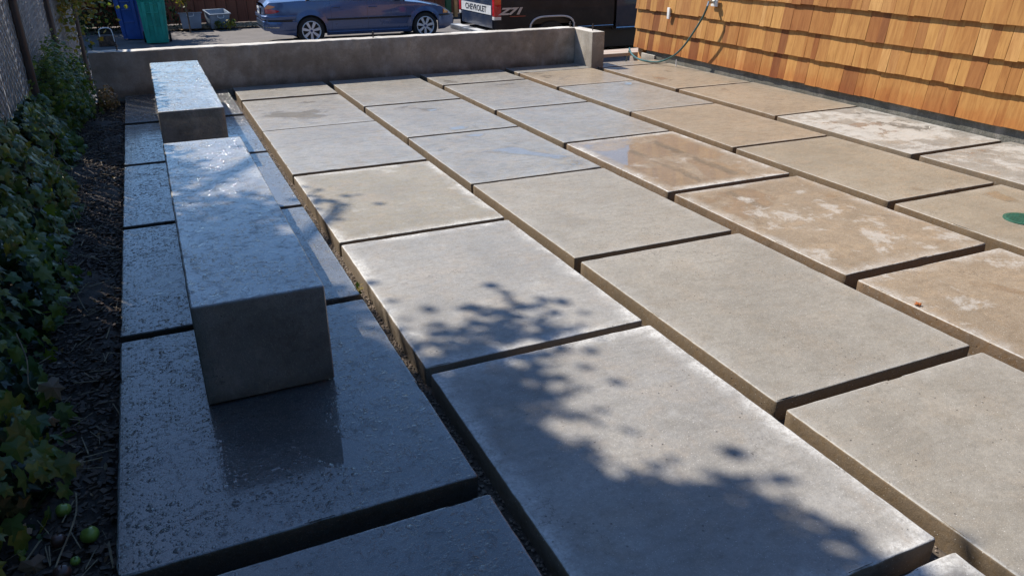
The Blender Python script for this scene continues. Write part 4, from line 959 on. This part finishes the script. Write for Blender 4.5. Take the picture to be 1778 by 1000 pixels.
# ---- dark pickup truck
tk = empty('pickup_truck', (6.20, 15.46, -.70)); tag(tk, 'dark pickup truck with white lettered tailgate, cut off by the shingle wall', 'truck')
XW = 1.27; TR = .52
def tz0(x):
    z = .58 if x < 2.7 else .52
    d = abs(x-XW)
    if d < TR: z = max(z, .38+(TR**4-d**4)**.25*.90)
    d = abs(x-4.9)
    if d < TR: z = max(z, .38+(TR**4-d**4)**.25*.90)
    return z
def ty(x, z):
    return .955-.03*max(0, (z-.95)/.3)**2-.03*max(0, (.75-z)/.25)**2+(.012 if z > 1.28 else 0)-(.05*((.10-x)/.10)**2 if x < .10 else 0)
for s in (-1, 1):
    for nm, a, b_, zt_, mt in (('bed_side', .0, 2.70, lambda x: 1.36, 'truckpaint'), ('door', 2.76, 3.78, lambda x: 1.30, 'truckblue'), ('front_wing', 3.79, 5.6, lambda x: 1.24-.02*(x-3.8), 'truckpaint')):
        v, f = side_panel(a, b_, tz0, zt_, ty, s, nz=12, dx=.03); m_ = MB(); m_.add(v, f); m_.build(nm, M[mt], tk, smooth=True)
    pts_ = []
    for i in range(33):
        u_ = -1+2*i/32; x = XW+TR*u_*1.0; d = abs(x-XW); z = .38+(max(0, TR**4-d**4))**.25*.90; pts_.append((x, s*(ty(x, z)+.012), z))
    m_ = MB(); m_.tube(pts_, .019, 6); m_.build('arch_trim', M['panelwhite'], tk, smooth=True)
    m_ = MB(); m_.tube([(2.76, s*.965, .56), (3.78, s*.965, .56)], .018, 6).tube([(1.85, s*.955, .62), (2.69, s*.955, .62)], .010, 6); m_.build('side_moulding', M['chrome'], tk)
    for xc in (XW, 4.9): wheel(tk, xc, s*.80, s, .38, .215, .25, 6)
    m_ = MB(); m_.box((.07, s*.905, 1.08), (.15, .11, .40)); m_.build('tail_light', M['redlens'], tk, bevel=.012)
    m_ = MB(); m_.box((.07, s*.905, .845), (.15, .11, .06)); m_.build('reversing_light', M['clearlens'], tk, bevel=.008)
tg = MB().box((.03, 0, 1.0), (.05, 1.66, .70)).build('tailgate', M['truckblue'], tk, bevel=.012)
MB().box((0, 0, .985), (.012, 1.60, .17)).build('lettered_band', M['panelwhite'], tg).location = (0, 0, 0)
tm = text_mesh('CHEVROLET', .155, .002, 0, .002); to = link('lettering', tm, M['letter'], tg); to.matrix_basis = Matrix(((0, 0, -1, -.0085), (-1.32, 0, 0, 0), (0, 1, 0, .985), (0, 0, 0, 1)))
MB().box((-.004, .0, 1.22), (.03, .26, .10)).build('tailgate_handle', M['black'], tg, bevel=.005)
tm = text_mesh('Z71', .17, .003, .35, .008); to = link('side_decal', tm, M['decal'], tk); to.matrix_basis = Matrix(((1.7, 0, 0, .34), (0, 0, -1, -.963), (0, 1, 0, .965), (0, 0, 0, 1)))
MB().box((.50, -.958, .872), (.34, .006, .016)).build('small_decal', M['decalred'], tk)
bp = MB(); bp.box((-.13, 0, .55), (.20, 1.86, .10)); bp.build('rear_bumper', M['steel'], tk, bevel=.02)
MB().box((-.15, .45, .605), (.16, .5, .012)).box((-.15, -.45, .605), (.16, .5, .012)).build('bumper_tread', M['panelwhite'], tk)
MB().box((-.15, 0, .42), (.34, .10, .07)).build('tow_hitch', M['rust'], tk, bevel=.006)
MB().box((2.75, 0, .95), (5.3, 1.76, .5)).build('body_core', M['black'], tk)
MB().box((2.75, 0, .37), (5.2, 1.5, .42)).build('chassis', M['black'], tk)
cb = MB(); cb.add([(2.78, -.88, 1.28), (4.25, -.88, 1.28), (3.95, -.74, 1.82), (2.86, -.74, 1.84), (2.78, .88, 1.28), (4.25, .88, 1.28), (3.95, .74, 1.82), (2.86, .74, 1.84)], [(0, 1, 2, 3), (5, 4, 7, 6), (3, 2, 6, 7), (0, 3, 7, 4), (1, 5, 6, 2)])
cb.build('cab', M['glass'], tk, bevel=.02); MB().box((3.4, 0, 1.84), (1.12, 1.5, .04)).build('roof', M['truckpaint'], tk, bevel=.02)
MB().box((4.7, 0, 1.2), (1.8, 1.6, .12)).build('bonnet', M['truckpaint'], tk, bevel=.03)
# spare items on the driveway near the truck tail
rk = stones('rubble', [(6.9, 7.6, 18.2, 19.3)], 140, .05, M['gravel'], 'small heap of pinkish rubble at the nose of the blue car', z=-.66)
